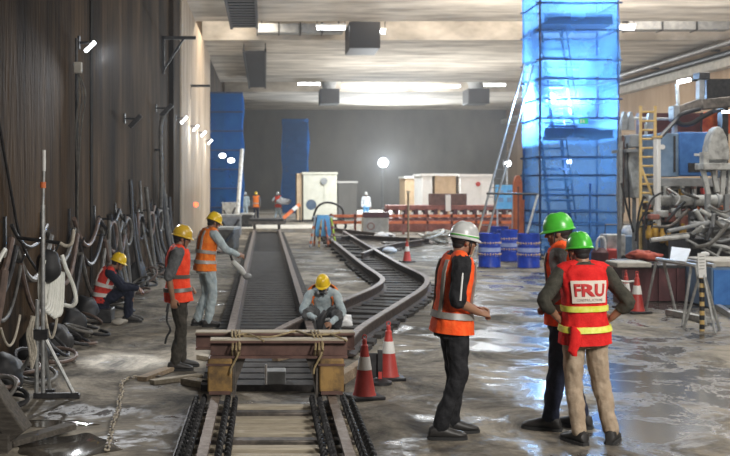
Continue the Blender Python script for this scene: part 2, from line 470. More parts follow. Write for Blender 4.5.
# ---------------------------------------------------------------- setting
WL, WR, ZC, YB, Y0 = -2.9, 21.5, 8.85, 98.0, -5.0
def floor_mat():
    m = bpy.data.materials.new('wet_concrete'); m.use_nodes = True
    nt = m.node_tree; N = nt.nodes; L = nt.links; b = N['Principled BSDF']
    tc = N.new('ShaderNodeTexCoord')
    def noise_(scale, detail, stretch=(1,1,1), rough=.6, dist=0):
        mp = N.new('ShaderNodeMapping'); mp.inputs['Scale'].default_value = stretch
        L.new(tc.outputs['Object'], mp.inputs['Vector'])
        n = N.new('ShaderNodeTexNoise'); n.inputs['Scale'].default_value = scale; n.inputs['Detail'].default_value = detail
        n.inputs['Roughness'].default_value = rough; n.inputs['Distortion'].default_value = dist
        L.new(mp.outputs[0], n.inputs['Vector']); return n
    def ramp(src, stops):
        r = N.new('ShaderNodeValToRGB'); e = r.color_ramp.elements
        while len(e) < len(stops): e.new(.5)
        for k, (p_, c) in enumerate(stops): e[k].position = p_; e[k].color = (*c, 1) if len(c) == 3 else c
        L.new(src, r.inputs['Fac']); return r
    def g(v): return (v, v, v)
    wet = noise_(1.5, 13, (.8,.7,1), .72, .5)
    big = noise_(.13, 4, (1,1,1), .6); fine = noise_(9, 8, (1,.7,1), .75); mid = noise_(1.1, 12, (.8,.65,1), .76, .7)
    # more water on the open floor at the tower side than by the dark wall
    sx = N.new('ShaderNodeSeparateXYZ'); L.new(tc.outputs['Object'], sx.inputs[0])
    mr = N.new('ShaderNodeMapRange'); mr.inputs[1].default_value = .55; mr.inputs[2].default_value = 1.5; mr.inputs[3].default_value = -.085; mr.inputs[4].default_value = .006
    sl = N.new('ShaderNodeMath'); sl.operation = 'MULTIPLY_ADD'; sl.inputs[1].default_value = -.12; sl.inputs[2].default_value = 9.3-.12*46.5; L.new(sx.outputs['Y'], sl.inputs[0])
    sa = N.new('ShaderNodeMath'); L.new(sx.outputs['X'], sa.inputs[0]); L.new(sl.outputs[0], sa.inputs[1]); L.new(sa.outputs[0], mr.inputs[0])
    ad0 = N.new('ShaderNodeMath'); ad0.operation = 'ADD'; L.new(wet.outputs['Fac'], ad0.inputs[0]); L.new(mr.outputs[0], ad0.inputs[1])
    ad = N.new('ShaderNodeMath'); ad.operation = 'MULTIPLY_ADD'; ad.inputs[1].default_value = .35; L.new(big.outputs['Fac'], ad.inputs[0]); L.new(ad0.outputs[0], ad.inputs[2])
    mask = ramp(ad.outputs[0], [(.635, g(0)), (.68, g(.55)), (.74, g(1))])
    dry = ramp(mid.outputs['Fac'], [(.38, (.058,.051,.041)), (.49, (.19,.168,.135)), (.60, (.37,.33,.265))])
    mx0 = N.new('ShaderNodeMix'); mx0.data_type = 'RGBA'; mx0.blend_type = 'MULTIPLY'; mx0.inputs['Factor'].default_value = .6
    fr = ramp(fine.outputs['Fac'], [(.3, g(.55)), (.7, g(1.15))]); L.new(dry.outputs[0], mx0.inputs['A']); L.new(fr.outputs[0], mx0.inputs['B'])
    mx = N.new('ShaderNodeMix'); mx.data_type = 'RGBA'
    L.new(mask.outputs[0], mx.inputs['Factor']); L.new(mx0.outputs['Result'], mx.inputs['A']); mx.inputs['B'].default_value = (.060,.056,.052,1)
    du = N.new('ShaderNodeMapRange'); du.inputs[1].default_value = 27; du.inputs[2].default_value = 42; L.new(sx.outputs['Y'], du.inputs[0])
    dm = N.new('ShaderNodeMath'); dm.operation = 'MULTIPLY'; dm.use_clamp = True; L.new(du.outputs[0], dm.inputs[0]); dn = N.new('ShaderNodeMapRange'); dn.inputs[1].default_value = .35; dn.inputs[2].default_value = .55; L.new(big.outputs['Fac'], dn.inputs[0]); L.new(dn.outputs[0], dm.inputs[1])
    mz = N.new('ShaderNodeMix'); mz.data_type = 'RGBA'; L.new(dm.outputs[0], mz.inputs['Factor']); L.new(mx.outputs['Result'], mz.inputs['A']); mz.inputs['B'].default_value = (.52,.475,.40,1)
    L.new(mz.outputs['Result'], b.inputs['Base Color'])
    rr = ramp(mask.outputs[0], [(0, g(.85)), (.55, g(.45)), (1, g(.17))]); L.new(rr.outputs[0], b.inputs['Roughness'])
    sr = ramp(mask.outputs[0], [(0, g(.15)), (1, g(.38))]); L.new(sr.outputs[0], b.inputs['Specular IOR Level'])
    bs = N.new('ShaderNodeMath'); bs.operation = 'MULTIPLY_ADD'; L.new(mask.outputs[0], bs.inputs[0]); bs.inputs[1].default_value = -.55; bs.inputs[2].default_value = .55
    bp = N.new('ShaderNodeBump'); bp.inputs['Distance'].default_value = .012; L.new(bs.outputs[0], bp.inputs['Strength']); L.new(fine.outputs['Fac'], bp.inputs['Height']); L.new(bp.outputs[0], b.inputs['Normal'])
    return m
M = dict(
 sleeper=mat('dark_sleeper', (.026,.023,.022), (.062,.056,.052), 7, .75, 0, bump=.2, spec=.25),
 labelblue=mat('pale_blue_label', (.28,.36,.68), (.42,.50,.76), 5, .5),
 soot=mat('soot', (.012,.010,.008), (.03,.024,.018), 4, .95, spec=.1),
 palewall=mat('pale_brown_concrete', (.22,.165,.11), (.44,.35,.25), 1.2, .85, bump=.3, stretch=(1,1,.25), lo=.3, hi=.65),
 muddy=mat('muddy_water', (.050,.042,.032), (.085,.072,.055), 3, .12, spec=.5),
 navyp=mat('navy_paint', (.006,.022,.08), (.012,.04,.12), 6, .5),
 wall_l=mat('stained_concrete', (.028,.021,.0145), (.105,.079,.054), 1.1, .85, bump=.5, bscale=3, stretch=(1,1.2,.22), lo=.3, hi=.72, detail=9),
 wall_r=mat('tan_concrete', (.30,.205,.13), (.46,.335,.225), .9, .85, bump=.3, bscale=3, stretch=(1,1,.2), lo=.3, hi=.7, detail=8, spec=.1),
 wall_b=mat('grey_concrete', (.155,.155,.15), (.24,.235,.22), .4, .9, stretch=(1,1,.5), lo=.3, hi=.7, detail=6),
 ceil=mat('slab_concrete', (.26,.235,.20), (.62,.575,.505), .5, .85, stretch=(.6,1.8,1), lo=.36, hi=.62, detail=10, bump=.15, bscale=3),
 steel=mat('worn_steel', (.10,.09,.08), (.22,.19,.165), 9, .5, .6, bump=.1),
 railsteel=mat('rail_steel', (.038,.029,.026), (.085,.062,.052), 12, .7, .2, bump=.15, spec=.3),
 railtop=mat('worn_rail_top', (.12,.095,.085), (.24,.20,.175), 14, .6, .3, spec=.3),
 dark=mat('black_rubber', (.018,.018,.02), rough=.6),
 black=mat('black_steel', (.022,.022,.024), (.05,.05,.052), 10, .5, .3),
 grey=mat('grey_paint', (.22,.23,.235), (.32,.33,.335), 5, .55),
 lgrey=mat('pale_grey_paint', (.27,.27,.26), (.52,.53,.51), 5, .5, lo=.36, hi=.56),
 galv=mat('galvanised_tube', (.33,.34,.34), (.50,.51,.50), 15, .4, .5),
 wood=mat('timber', (.21,.155,.10), (.36,.28,.19), 6, .8, stretch=(1,6,6), bump=.3),
 pale_wood=mat('pale_timber', (.36,.31,.23), (.52,.46,.36), 6, .8, stretch=(.6,6,6), bump=.3),
 railnear=mat('brown_rail_top', (.17,.13,.105), (.30,.25,.21), 14, .6, .2),
 oldwood=mat('dark_old_timber', (.065,.056,.046), (.125,.11,.092), 6, .85, stretch=(1,6,6), bump=.3),
 rope=mat('yellow_rope', (.24,.18,.09), (.40,.32,.18), 30, .9),
 paler=mat('pale_rope', (.42,.38,.31), (.58,.54,.46), 30, .9),
 hose=mat('white_hose', (.66,.67,.62), (.80,.81,.76), 8, .45),
 greyhose=mat('grey_hose', (.085,.08,.072), (.17,.165,.15), 8, .5),
 redhose=mat('brown_hose', (.11,.075,.06), (.19,.13,.105), 8, .55),
 oxide=mat('red_oxide', (.10,.055,.045), (.185,.10,.08), 5, .6, .2, bump=.2),
 yellowp=mat('worn_yellow_paint', (.10,.062,.03), (.36,.215,.065), 7, .6, bump=.2, lo=.35, hi=.62),
 cone=mat('red_cone', (.42,.035,.03), (.60,.075,.06), 5, .5, lo=.3, hi=.7),
 white=mat('white_plastic', (.72,.72,.70), (.84,.84,.82), 5, .45),
 refl=mat('grey_reflective', (.23,.22,.20), (.36,.35,.32), 9, .4),
 blue=mat('blue_drum', (.010,.045,.42), (.02,.08,.58), 5, .35),
 bluep=mat('blue_paint', (.035,.15,.46), (.06,.22,.58), 4, .45),
 slateb=mat('slate_blue_paint', (.13,.22,.35), (.20,.30,.44), 4, .5),
 orange=mat('orange_paint', (.66,.14,.035), (.80,.22,.07), 4, .5),
 redorange=mat('orange_tarpaulin', (.42,.045,.02), (.80,.17,.03), 3, .6),
 redcloth=mat('red_canvas', (.30,.045,.03), (.52,.12,.07), 9, .8),
 maroon=mat('maroon_paint', (.075,.022,.026), (.13,.04,.042), 3, .6),
 redrail=mat('red_brown_paint', (.20,.065,.05), (.34,.13,.10), 4, .6),
 yellow=mat('yellow_paint', (.62,.42,.14), (.74,.54,.24), 6, .5),
 ochre=mat('ochre_enamel', (.26,.14,.015), (.50,.29,.03), 8, .5),
 cream=mat('cream_panel', (.55,.55,.46), (.63,.63,.54), 3, .6),
 tan=mat('tan_panel', (.50,.36,.22), (.60,.45,.29), 3, .6),
 whitep=mat('white_panel', (.78,.78,.76), (.86,.86,.84), 3, .5),
 conc=mat('pale_concrete', (.36,.34,.30), (.50,.48,.43), 3, .85, bump=.3),
 bag=mat('white_sack', (.66,.67,.68), (.80,.81,.82), 6, .5, bump=.5),
 skyb=mat('light_blue_plastic', (.10,.36,.62), (.16,.45,.70), 5, .45),
 lime=mat('yellow_green_tape', (.55,.70,.04), rough=.5),
 green=mat('sign_green', (.0,.40,.16), emit=.35),
)
M['floor'] = floor_mat()
def wall_mat(name, c1, c2, c3):
    m = mat(name, c1, c2, 1.1, .9, bump=.9, bscale=9, stretch=(1,1.2,.22), lo=.3, hi=.72, detail=9, spec=.06)
    nt = m.node_tree; N = nt.nodes; L = nt.links; b = N['Principled BSDF']; src = b.inputs['Base Color'].links[0].from_socket
    tc = N['Texture Coordinate']
    def nz(scale, st, lo, hi, c0, c1_):
        mp = N.new('ShaderNodeMapping'); mp.inputs['Scale'].default_value = st; L.new(tc.outputs['Object'], mp.inputs['Vector'])
        n = N.new('ShaderNodeTexNoise'); n.inputs['Scale'].default_value = scale; n.inputs['Detail'].default_value = 7; n.inputs['Distortion'].default_value = .4; L.new(mp.outputs[0], n.inputs['Vector'])
        r = N.new('ShaderNodeValToRGB'); r.color_ramp.elements[0].position = lo; r.color_ramp.elements[1].position = hi; r.color_ramp.elements[0].color = (*c0,1); r.color_ramp.elements[1].color = (*c1_,1); L.new(n.outputs['Fac'], r.inputs['Fac']); return r.outputs[0]
    for o in (nz(.55,(1,1,.45),.38,.62,(.42,.40,.38),(1.15,1.12,1.08)), nz(5,(1,1.4,.07),.35,.6,(.62,.60,.58),(1.12,1.1,1.06))):
        x = N.new('ShaderNodeMix'); x.data_type = 'RGBA'; x.blend_type = 'MULTIPLY'; x.inputs['Factor'].default_value = 1; L.new(src, x.inputs['A']); L.new(o, x.inputs['B']); src = x.outputs['Result']
    L.new(src, b.inputs['Base Color']); return m
M['wall_l'] = wall_mat('stained_brown_concrete', (.022,.0145,.0082), (.098,.066,.039), 0)
def net_mat(name, c, opac, em=0):
    m = bpy.data.materials.new(name); m.use_nodes = True; nt = m.node_tree; N = nt.nodes; L = nt.links; N.clear()
    o = N.new('ShaderNodeOutputMaterial'); d = N.new('ShaderNodeBsdfDiffuse'); t = N.new('ShaderNodeBsdfTranslucent'); tr = N.new('ShaderNodeBsdfTransparent')
    d.inputs[0].default_value = (*c,1); t.inputs[0].default_value = (*[min(x*1.15,1) for x in c],1); tr.inputs[0].default_value = (.55,.75,1,1)
    a = N.new('ShaderNodeMixShader'); a.inputs[0].default_value = .6; L.new(d.outputs[0], a.inputs[1]); L.new(t.outputs[0], a.inputs[2])
    tc = N.new('ShaderNodeTexCoord'); nz = N.new('ShaderNodeTexNoise'); nz.inputs['Scale'].default_value = .9; nz.inputs['Detail'].default_value = 5; L.new(tc.outputs['Object'], nz.inputs['Vector'])
    mr = N.new('ShaderNodeMapRange'); mr.inputs[1].default_value = .3; mr.inputs[2].default_value = .7; mr.inputs[3].default_value = opac-.14; mr.inputs[4].default_value = opac+.14; L.new(nz.outputs['Fac'], mr.inputs[0])
    b = N.new('ShaderNodeMixShader'); L.new(mr.outputs[0], b.inputs[0]); L.new(tr.outputs[0], b.inputs[1]); L.new(a.outputs[0], b.inputs[2]); L.new(b.outputs[0], o.inputs[0])
    return m
M['net'] = net_mat('blue_netting', (.11,.36,.82), .33)
M['net2'] = net_mat('dark_blue_netting', (.03,.15,.36), .62)
M['lampw'] = lampmat('lit_lamp', (.93,.97,1), 14)
M['lampr'] = lampmat('red_lamp', (1,.08,.03), 6)

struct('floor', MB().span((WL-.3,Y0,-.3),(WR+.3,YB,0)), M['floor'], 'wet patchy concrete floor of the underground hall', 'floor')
struct('wall_left', MB().span((WL-.5,Y0,-.3),(WL,YB,11)), M['wall_l'], 'dark brown streaked concrete wall beside the straight track')
struct('wall_right', MB().span((WR,Y0,-.3),(WR+.5,YB,11)), M['wall_r'], 'tan concrete wall behind the machinery')
struct('wall_back', MB().span((WL-.5,YB,-.3),(WR+.5,YB+.5,11)), M['wall_b'], 'hazy grey concrete wall at the end of the hall')
cb = MB()
OA, OB = (45.0,50.8), (71.5,79.0)
for a, b_ in ((Y0,OA[0]), (OA[1],OB[0]), (OB[1],YB+.5)): cb.span((WL-.5,a,ZC),(WR+.5,b_,ZC+1.15))
cb.span((WL-.5,OA[0]-.2,10.7),(WR+.5,OA[1]+.2,11)); cb.span((WL-.5,OB[0]-.2,10.7),(WR+.5,OB[1]+.2,11))
for a, b_ in (OA, OB):
    cb.span((WL-.5,a-.25,9.9),(WR+.5,a,10.75)); cb.span((WL-.5,b_,9.9),(WR+.5,b_+.25,10.75))
struct('ceiling', cb, M['ceil'], 'pale concrete ceiling slabs with two lit slots across', 'ceiling')
# wall ribs and the corbel where the pale stretch of wall starts
struct('trim_1', MB().span((WL,33.2,0),(WL+.14,33.9,ZC)), M['wall_l'], 'upright concrete rib on the dark wall', 'rib')
struct('trim_2', MB().span((WL,37.5,0),(WL+.06,57,ZC)), M['palewall'], 'pale stretch of concrete facing before the dark blue scaffold', 'wall')  # thin paler layer over the far stretch of wall
struct('trim_3', MB().span((WL,18.2,0),(WL+.02,18.45,ZC)), M['soot'], 'dark upright joint in the streaked wall', 'joint')
struct('trim_4', MB().span((WR-.5,20,7.55),(WR,YB,7.95)), M['conc'], 'long concrete ledge along the tan wall', 'ledge')
cv = MB(); cv.span((-2.2,50.0,0),(21.0,54.5,.16))
struct('trim_5', MB().span((-2.7,50.0,0),(2.5,54.6,.17)), M['conc'], 'low concrete kerb at the end of the straight track', 'kerb')

# ---------------------------------------------------------------- ceiling fittings
def tray(name, x0, x1, y0, y1, z, label):
    t = thing(name, label, 'cable tray', ((x0+x1)/2,(y0+y1)/2,z), 0, 'cable trays under the ceiling')
    for x in (x0,x1): part('side_rail', MB().span((x-.05,y0,z),(x+.05,y1,z+.16)), M['dark'], t, True)
    n = int((y1-y0)/.62); mb = MB()
    for i in range(n): mb.span((x0,y0+i*.62,z+.02),(x1,y0+i*.62+.36,z+.06))
    part('rungs', mb, M['dark'], t, True)
    for i, y in enumerate((y0+.8,(y0+y1)/2,y1-.8)):
        for x in (x0,x1): part('hanger', MB().tube([(x,y,z+.1),(x,y,ZC+.02)], .025, 6), M['dark'], t, True)
tray('cable_tray', -1.35,-.32,37.0,44.6,8.45,'wide black slatted cable tray nearest the viewer, under the ceiling')
tray('cable_tray', -1.0,.02,51.2,71.0,8.35,'long black cable tray beyond the first ceiling slot')
def ceiling_box(x0,x1,y0,y1,z0,z1,lab):
    t = thing('fan_box', lab, 'fan', ((x0+x1)/2,(y0+y1)/2,z0), 0, 'dark fan boxes under the ceiling')
    part('casing', MB().span((x0,y0,z0),(x1,y1,z0+(z1-z0)*.55)), M['dark'], t, True, bevel=.03)
    cx, cy = (x0+x1)/2, (y0+y1)/2
    part('duct', MB().lathe([((x1-x0)*.3,z0+(z1-z0)*.5),((x1-x0)*.36,z0+(z1-z0)*.7),((x1-x0)*.46,z1)], 18, Matrix.Translation((cx,cy,0))), M['grey'], t, True)
a_ = P(347,52,48); b2 = P(377,52,48); ceiling_box(a_.x,b2.x,46.6,49.2,a_.z,10.0,'dark square fan box hanging in the first ceiling slot')
a_ = P(319,105,77); b2 = P(338,105,77); ceiling_box(a_.x,b2.x,75.4,77.6,a_.z,9.6,'small dark fan box over the cream container')
a_ = P(464,105,77); b2 = P(485,105,77); ceiling_box(a_.x,b2.x,75.4,77.6,a_.z,9.6,'small dark fan box over the white site cabin')
def duct(x0,x1,y,z0,z1,n,lab):
    t = thing('air_duct', lab, 'duct', ((x0+x1)/2,y,z0), 0, 'grey air ducts in the first ceiling slot')
    w = (x1-x0)/n
    for i in range(n):
        part('section', MB().span((x0+i*w+.02,y-.35,z0),(x0+(i+1)*w-.02,y+.35,z1)), M['grey'], t, True, bevel=.03)
        part('flange', MB().span((x0+i*w-.03,y-.4,z0-.04),(x0+i*w+.03,y+.4,z1+.04)), M['black'], t, True)
    for i in (0,n): part('hanger', MB().tube([(x0+i*w+(.2 if i==0 else -.2),y,z1),(x0+i*w+(.2 if i==0 else -.2),y,10.72)], .03, 6), M['black'], t, True)
duct(-.35,3.55,50.0,9.02,9.45,4,'grey jointed air duct beside the black cable trays')
duct(15.9,20.4,48.5,8.95,9.45,3,'grey jointed air duct above the tan wall')
def tube_lamp(px0,px1,py,d,lab,zt=10.72):
    a, b_ = P(px0,py,d), P(px1,py,d); c = (a+b_)/2
    t = thing('tube_light', lab, 'light', (c.x,c.y,a.z), 0, 'tube lights in the ceiling slots')
    part('tube', MB().tube([a,b_], .075, 10), M['lampw'], t, True)
    part('reflector', MB().span((a.x-.05,c.y-.14,a.z+.08),(b_.x+.05,c.y+.14,a.z+.16)), M['white'], t, True)
    for q in (a,b_): part('hanger', MB().tube([(q.x,q.y,q.z+.12),(q.x,q.y,zt)], .02, 6), M['black'], t, True)
tube_lamp(317,345,28,47.0,'bright tube light above the first grey duct')
tube_lamp(377,385,32,47.0,'short bright lamp beside the dark fan box')
tube_lamp(298,320,84,74,'slim tube light over the cream container end of the second slot')
tube_lamp(342,398,86.5,74,'longest tube light in the second ceiling slot')
tube_lamp(402,460,86.5,74,'long tube light in the second ceiling slot over the site cabins')
tube_lamp(484,505,85,74,'slim tube light at the tower end of the second slot')
tube_lamp(620,634,28,46.4,'small tube light just beside the tall blue tower')
# conduits running along the top of the tan wall
for i, (z, dx, r, lab) in enumerate(((8.5,.9,.16,'thick grey pipe under the ceiling along the tan wall'),(8.15,.45,.13,'dark red pipe along the tan wall'),(7.98,.22,.07,'thin pale conduit lowest on the tan wall'))):
    p = thing('ceiling_pipe', lab, 'pipe', (WR-dx,24,z), 0, 'pipes along the tan wall')
    part('pipe', MB().tube([(WR-dx,24,z),(WR-dx,90,z)], r, 10), [M['steel'],M['black'],M['lgrey']][i], p, True)
    for y in range(28,90,8): part('bracket', MB().span((WR-dx-.05,y-.05,z-.05),(WR+.02,y+.05,z+.05)), M['black'], p, True)

# ---------------------------------------------------------------- ceiling slot lights, plus unseen fill lights added to brighten the hall
w = bpy.data.worlds.new('World'); SC.world = w; w.use_nodes = True
w.node_tree.nodes['Background'].inputs[0].default_value = (.80,.88,1,1); w.node_tree.nodes['Background'].inputs[1].default_value = .09
lamp('fill_light', 'AREA', (9.0,8.0,8.6), 520, (1,.95,.88), 3.0, 3.0, aim=(4.5,11,0))  # added overhead fill above the frame, no fitting modelled
lamp('fill_light', 'AREA', (6.0,-1.0,6.5), 420, (1,.96,.90), 2.2, 2.2, aim=(4.2,10,.8)).data.spread = R(95)  # added front fill behind the camera, brightens the people
lamp('fill_light', 'AREA', (12,17,8.6), 700, (1,.95,.88), 3.0, 3.0, aim=(8,19,0))  # this and the next two: added overhead fills farther down the hall
lamp('fill_light', 'AREA', (5,24,8.6), 520, (.95,.98,1), 3.0, 3.0, aim=(3,25,0))
lamp('fill_light', 'AREA', (13,30,8.6), 900, (1,.95,.88), 3.0, 3.0, aim=(12,31,0))
lamp('slot_light', 'AREA', (11.5,45.5,10.2), 650, (1,.88,.74), 14, 1.0, aim=(11.5,50.8,9.0))
lamp('slot_light', 'AREA', (9.3,75.2,10.6), 1500, (1,.96,.90), 8.5, 6)
lamp('slot_light', 'AREA', (-.6,48,10.3), 520, (1,.88,.72), 2.0, 3.0, aim=(-2.9,47,4))
lamp('hall_fill', 'AREA', (8,57,8.7), 3300, (.92,.97,1), 10, 6)  # added fill without a fitting, brightens the far cabins and floor
lamp('up_light', 'AREA', (9,61,3.4), 650, (1,.95,.88), 10, 3, aim=(9,61,9))  # added upward fill without a fitting, brightens the slab between the slots
lamp('up_light', 'AREA', (11,36,3.4), 1700, (1,.92,.82), 9, 4, aim=(11,37,9))  # second added upward fill, for the nearer ceiling slab

# thin dust hanging in the air of the whole hall
vo = w.node_tree.nodes.new('ShaderNodeVolumeScatter'); vo.inputs['Density'].default_value = .0011; vo.inputs['Color'].default_value = (.93,.96,1,1); vo.inputs['Anisotropy'].default_value = .35
w.node_tree.links.new(vo.outputs[0], w.node_tree.nodes['World Output'].inputs['Volume'])
# ---------------------------------------------------------------- railway
RAIL = [(-.065,0),(.065,0),(.065,.018),(.014,.035),(.014,.115),(.036,.125),(.036,.155),(-.036,.155),(-.036,.125),(-.014,.115),(-.014,.035),(-.065,.018)]
def scaled(prof, kx, kz, z=0): return [(u*kx, w*kz+z) for u, w in prof]
RL, RR_ = -.46, .62
def rail(parent, pts, kx, kz, z, name='rail'):
    r_ = part(name, MB().sweep(pts, scaled(RAIL,kx,kz,z)), M['railsteel'], parent, True, smooth=0)
    pr = [(-.037*kx,.148*kz+z),(.037*kx,.148*kz+z),(.034*kx,.161*kz+z),(-.034*kx,.161*kz+z)]
    part('rail_head', MB().sweep(pts, pr), M['railnear' if kx < 1.3 else 'railtop'], r_, True, smooth=0)
    return r_
t = thing('track_panel', 'rusty track panel with pale bars and looped clips below the trolley', 'railway track', (.08,7.2,0))
for x in (RL,RR_): rail(t, [(x,6.6,0),(x,10.6,0)], 1.15, .85, .05)
y = 7.0; k = 0
while y < 10.35:
    s_ = part('sleeper', MB().box((.08,y,.05),(1.30,.13,.10)), M['pale_wood'] if k % 4 != 3 else M['steel'], t, True, bevel=.01)
    for x in (RL,RR_):
        for sd in (-1,1):
            for j, dy in enumerate((-.075,.075)):
                c = V((x+sd*.15, y+dy, .13)); pts = []
                for i in range(15):
                    a = i/14*math.pi*2.9
                    pts.append(c+V((sd*(-.055+.10*(i/14))+.03*math.cos(a)*sd, .035*math.sin(a*.7), .045*math.sin(a))))
                part('clip', MB().tube(spline(pts,2), .014, 6), M['black'], s_, True)
    y += .27; k += 1
for sd, x in ((-1,RL),(1,RR_)):                       # edge bars the clips hook over
    for dx in (-.24,.24): part('edge_bar', MB().span((x+dx-.012,6.7,.02),(x+dx+.012,10.4,.06)), M['black'], t, True)

t = thing('railway_track', 'straight dark track running from the beams towards the far kerb', 'railway track', (.08,12,0))
for x in (RL,RR_): rail(t, [(x,11.3,0),(x,24,0),(x,49.8,0)], 1.5, .95, .05)
y = 11.6; k = 0
while y < 49 and k < 96:
    part('sleeper', MB().box((.08,y,.035),(1.5,.30,.07)), M['sleeper'], t, True); y += .38 if k < 60 else .55; k += 1

Rr = [(1.02,13.6),(1.35,15.1),(2.2,18),(2.95,20.6),(3.33,22.6),(3.38,24.2),(3.3,27),(3.28,34),(3.29,46)]
Ll = [(.06,14.2),(.46,15.7),(1.31,18.4),(1.95,20.4),(2.32,21.9),(2.44,23.2),(2.39,26),(2.37,30),(2.36,46)]
t = thing('railway_track', 'curved black track swinging over to join the straight one', 'railway track', (2.4,22,0))
for pts in (Rr,Ll): rail(t, spline([(x,y,0) for x, y in pts],6), 1.5, 1.25, .03)
rc = spline([(x,y,0) for x, y in Rr],10); lc = spline([(x,y,0) for x, y in Ll],10)
acc = 0
for i in range(3,min(len(rc),len(lc))-1):
    acc += (rc[i]-rc[i-1]).length
    if acc > .5:
        acc = 0; j = min(range(len(lc)), key=lambda q: (lc[q]-rc[i]).length)
        d = (rc[i]-lc[j]).normalized(); part('sleeper', MB().bar(lc[j]-d*.2+V((0,0,.03)), rc[i]+d*.2+V((0,0,.03)), .36, .06), M['sleeper'], t, True)
t = thing('railway_track', 'short crossing track branching behind the curved one', 'railway track', (4.5,38,0))
for pts in ([(2.75,31.2),(3.5,34),(4.4,36.6),(5.6,39)], [(2.9,41.5),(3.6,42.6),(4.8,41.0),(5.9,39.6)], [(2.5,52),(4.2,45.5),(4.9,42.5)]):
    rail(t, spline([(x,y,0) for x, y in pts],6), 1.5, 1.2, .03)
for q in ((3.9,35.5,.9),(5.0,40.5,.5)): part('sleeper', MB().box((q[0],q[1],.03),(1.6,.22,.06), q[2]), M['steel'], t, True)

# ---------------------------------------------------------------- two beams on yellow wheel blocks across the track
IB = lambda w_, h_, tf, tw: [(-w_/2,0),(w_/2,0),(w_/2,tf),(tw/2,tf),(tw/2,h_-tf),(w_/2,h_-tf),(w_/2,h_),(-w_/2,h_),(-w_/2,h_-tf),(-tw/2,h_-tf),(-tw/2,tf),(-w_/2,tf)]
t = thing('rail_trolley', 'rusty trolley of crossbeams on two yellow wheel blocks over the track', 'trolley', (.08,10.6,0))
for x0, x1, y in ((-.51,.77,10.32),(-.68,.88,10.85)):
    q = part('crossbeam', MB().sweep([(x0,y,.535),(x1,y,.535)], IB(.17,.165,.022,.03)), M['oxide'], t, True, smooth=0)
    part('top_plate', MB().span((x0,y-.085,.700),(x1,y+.085,.712)), M['pale_wood'], q, True)
for xc, sg in ((-.42,1),(.62,-1)):
    b_ = part('wheel_block', MB().span((xc-.115,10.22,.22),(xc+.115,10.60,.535)), M['yellowp'], t, True, bevel=.015)
    part('top_strap', MB().span((xc-.125,10.21,.47),(xc+.125,10.62,.49)), M['oxide'], b_, True)
    part('side_plate', MB().span((xc+sg*.13-.012,10.26,.17),(xc+sg*.13+.012,10.9,.50)), M['steel'], b_, True)
    part('bottom_plate', MB().span((xc-.10,10.20,.205),(xc+.10,10.62,.235)), M['oxide'], b_, True)
    for y in (10.36,10.75):
        Mx = Matrix.Translation((xc+sg*.05 if False else (RL if xc < 0 else RR_),y,.185+.085)) @ Matrix.Rotation(R(90),4,'Y')
        part('wheel', MB().lathe([(.03,-.045),(.085,-.045),(.085,.03),(.11,.032),(.11,.05),(.03,.05)], 22, Mx), M['steel'], t, True)
    part('gusset', MB().prism([(xc+sg*.12,10.32,.20),(xc+sg*.12,10.32,.53),(xc+sg*.24,10.32,.53)], (0,0,0), (0,.03,0)), M['steel'], b_, True)
def coil(c, n, r, ax='x'):
    pts = []
    for i in range(n*10+1):
        a = 2*math.pi*i/10; pts.append(V(c)+V((.10*i/(n*10)-.05+.01*math.sin(a*3), (r[0])*math.cos(a), r[1]*math.sin(a))))
    return pts
for xc, lab in ((-.27,'yellowish rope wound round the trolley beams beside the standing worker'),(.50,'yellowish rope wound round the trolley beams beside the kneeling worker')):
    t = thing('rope', lab, 'rope', (xc,10.6,.71), 0, 'ropes on the trolley beams')
    part('winding', MB().tube(coil((xc,10.58,.625),3,(.40,.115)), .011, 6), M['rope'], t, True)
    part('tail', MB().tube(spline([(xc+.03,10.21,.70),(xc+.02,10.2,.58),(xc-.04,10.19,.46),(xc-.05,10.18,.40)],5), .010, 6), M['rope'], t, True)
    part('loose_end', MB().tube(spline([(xc,10.4,.73),(xc+.1,10.45,.735),(xc+.18,10.3,.73),(xc+.26,10.22,.70)],5), .010, 6), M['rope'], t, True)
solo('rope', MB().tube(spline([(-.2,10.34,.728),(.05,10.3,.728),(.18,10.5,.728),(.3,10.7,.728),(.42,10.45,.728),(.6,10.42,.735),(.72,10.6,.728)],6), .010, 6), M['rope'], 'thin yellow rope lying along the tops of the trolley beams', 'rope')
# concrete block and plumb rod standing between the rails under the trolley
t = thing('steel_block', 'grey steel block standing between the rails behind the trolley', 'block', (.16,11.6,0))
part('body', MB().span((.02,11.5,0),(.22,11.75,.20)), M['grey'], t, True, bevel=.01); part('foot_plate', MB().span((0,11.46,0),(.24,11.79,.03)), M['black'], t, True)
part('rod', MB().tube([(.01,11.47,0),(.01,11.47,.28)], .012, 6), M['white'], t, True)
# planks
def plank(p, q, w_, h_, lab, m='wood', g=None):
    p, q = V(p), V(q); solo('plank', MB().bar(p+V((0,0,h_/2)), q+V((0,0,h_/2)), w_, h_), M[m], lab, 'plank', g, bevel=.006)
plank((-.86,11.9,0),(-.40,11.5,0),.16,.07,'pale plank on the floor beside the trolley wheel block','pale_wood')
plank((-1.22,11.85,0),(-.72,12.25,0),.10,.05,'short plank beside the standing worker’s shoe','pale_wood')
plank((-1.35,12.05,0),(-1.0,13.0,0),.12,.05,'longer thin plank behind the worker in dark trousers')
plank((-.8,13.6,0),(-.3,13.1,.0),.14,.06,'pale board at the feet of the worker in grey','pale_wood')
plank((.12,13.0,0.02),(.95,14.3,.02),.09,.1,'dark timber lying between the two tracks','wood')
plank((.78,11.75,0),(1.20,13.0,0),.10,.12,'dark steel bar leading to the curved rail','wood')
t = thing('timber_baulk', 'thick grey timber baulk tilted against the dark wall', 'timber', (-2.55,9.1,0))
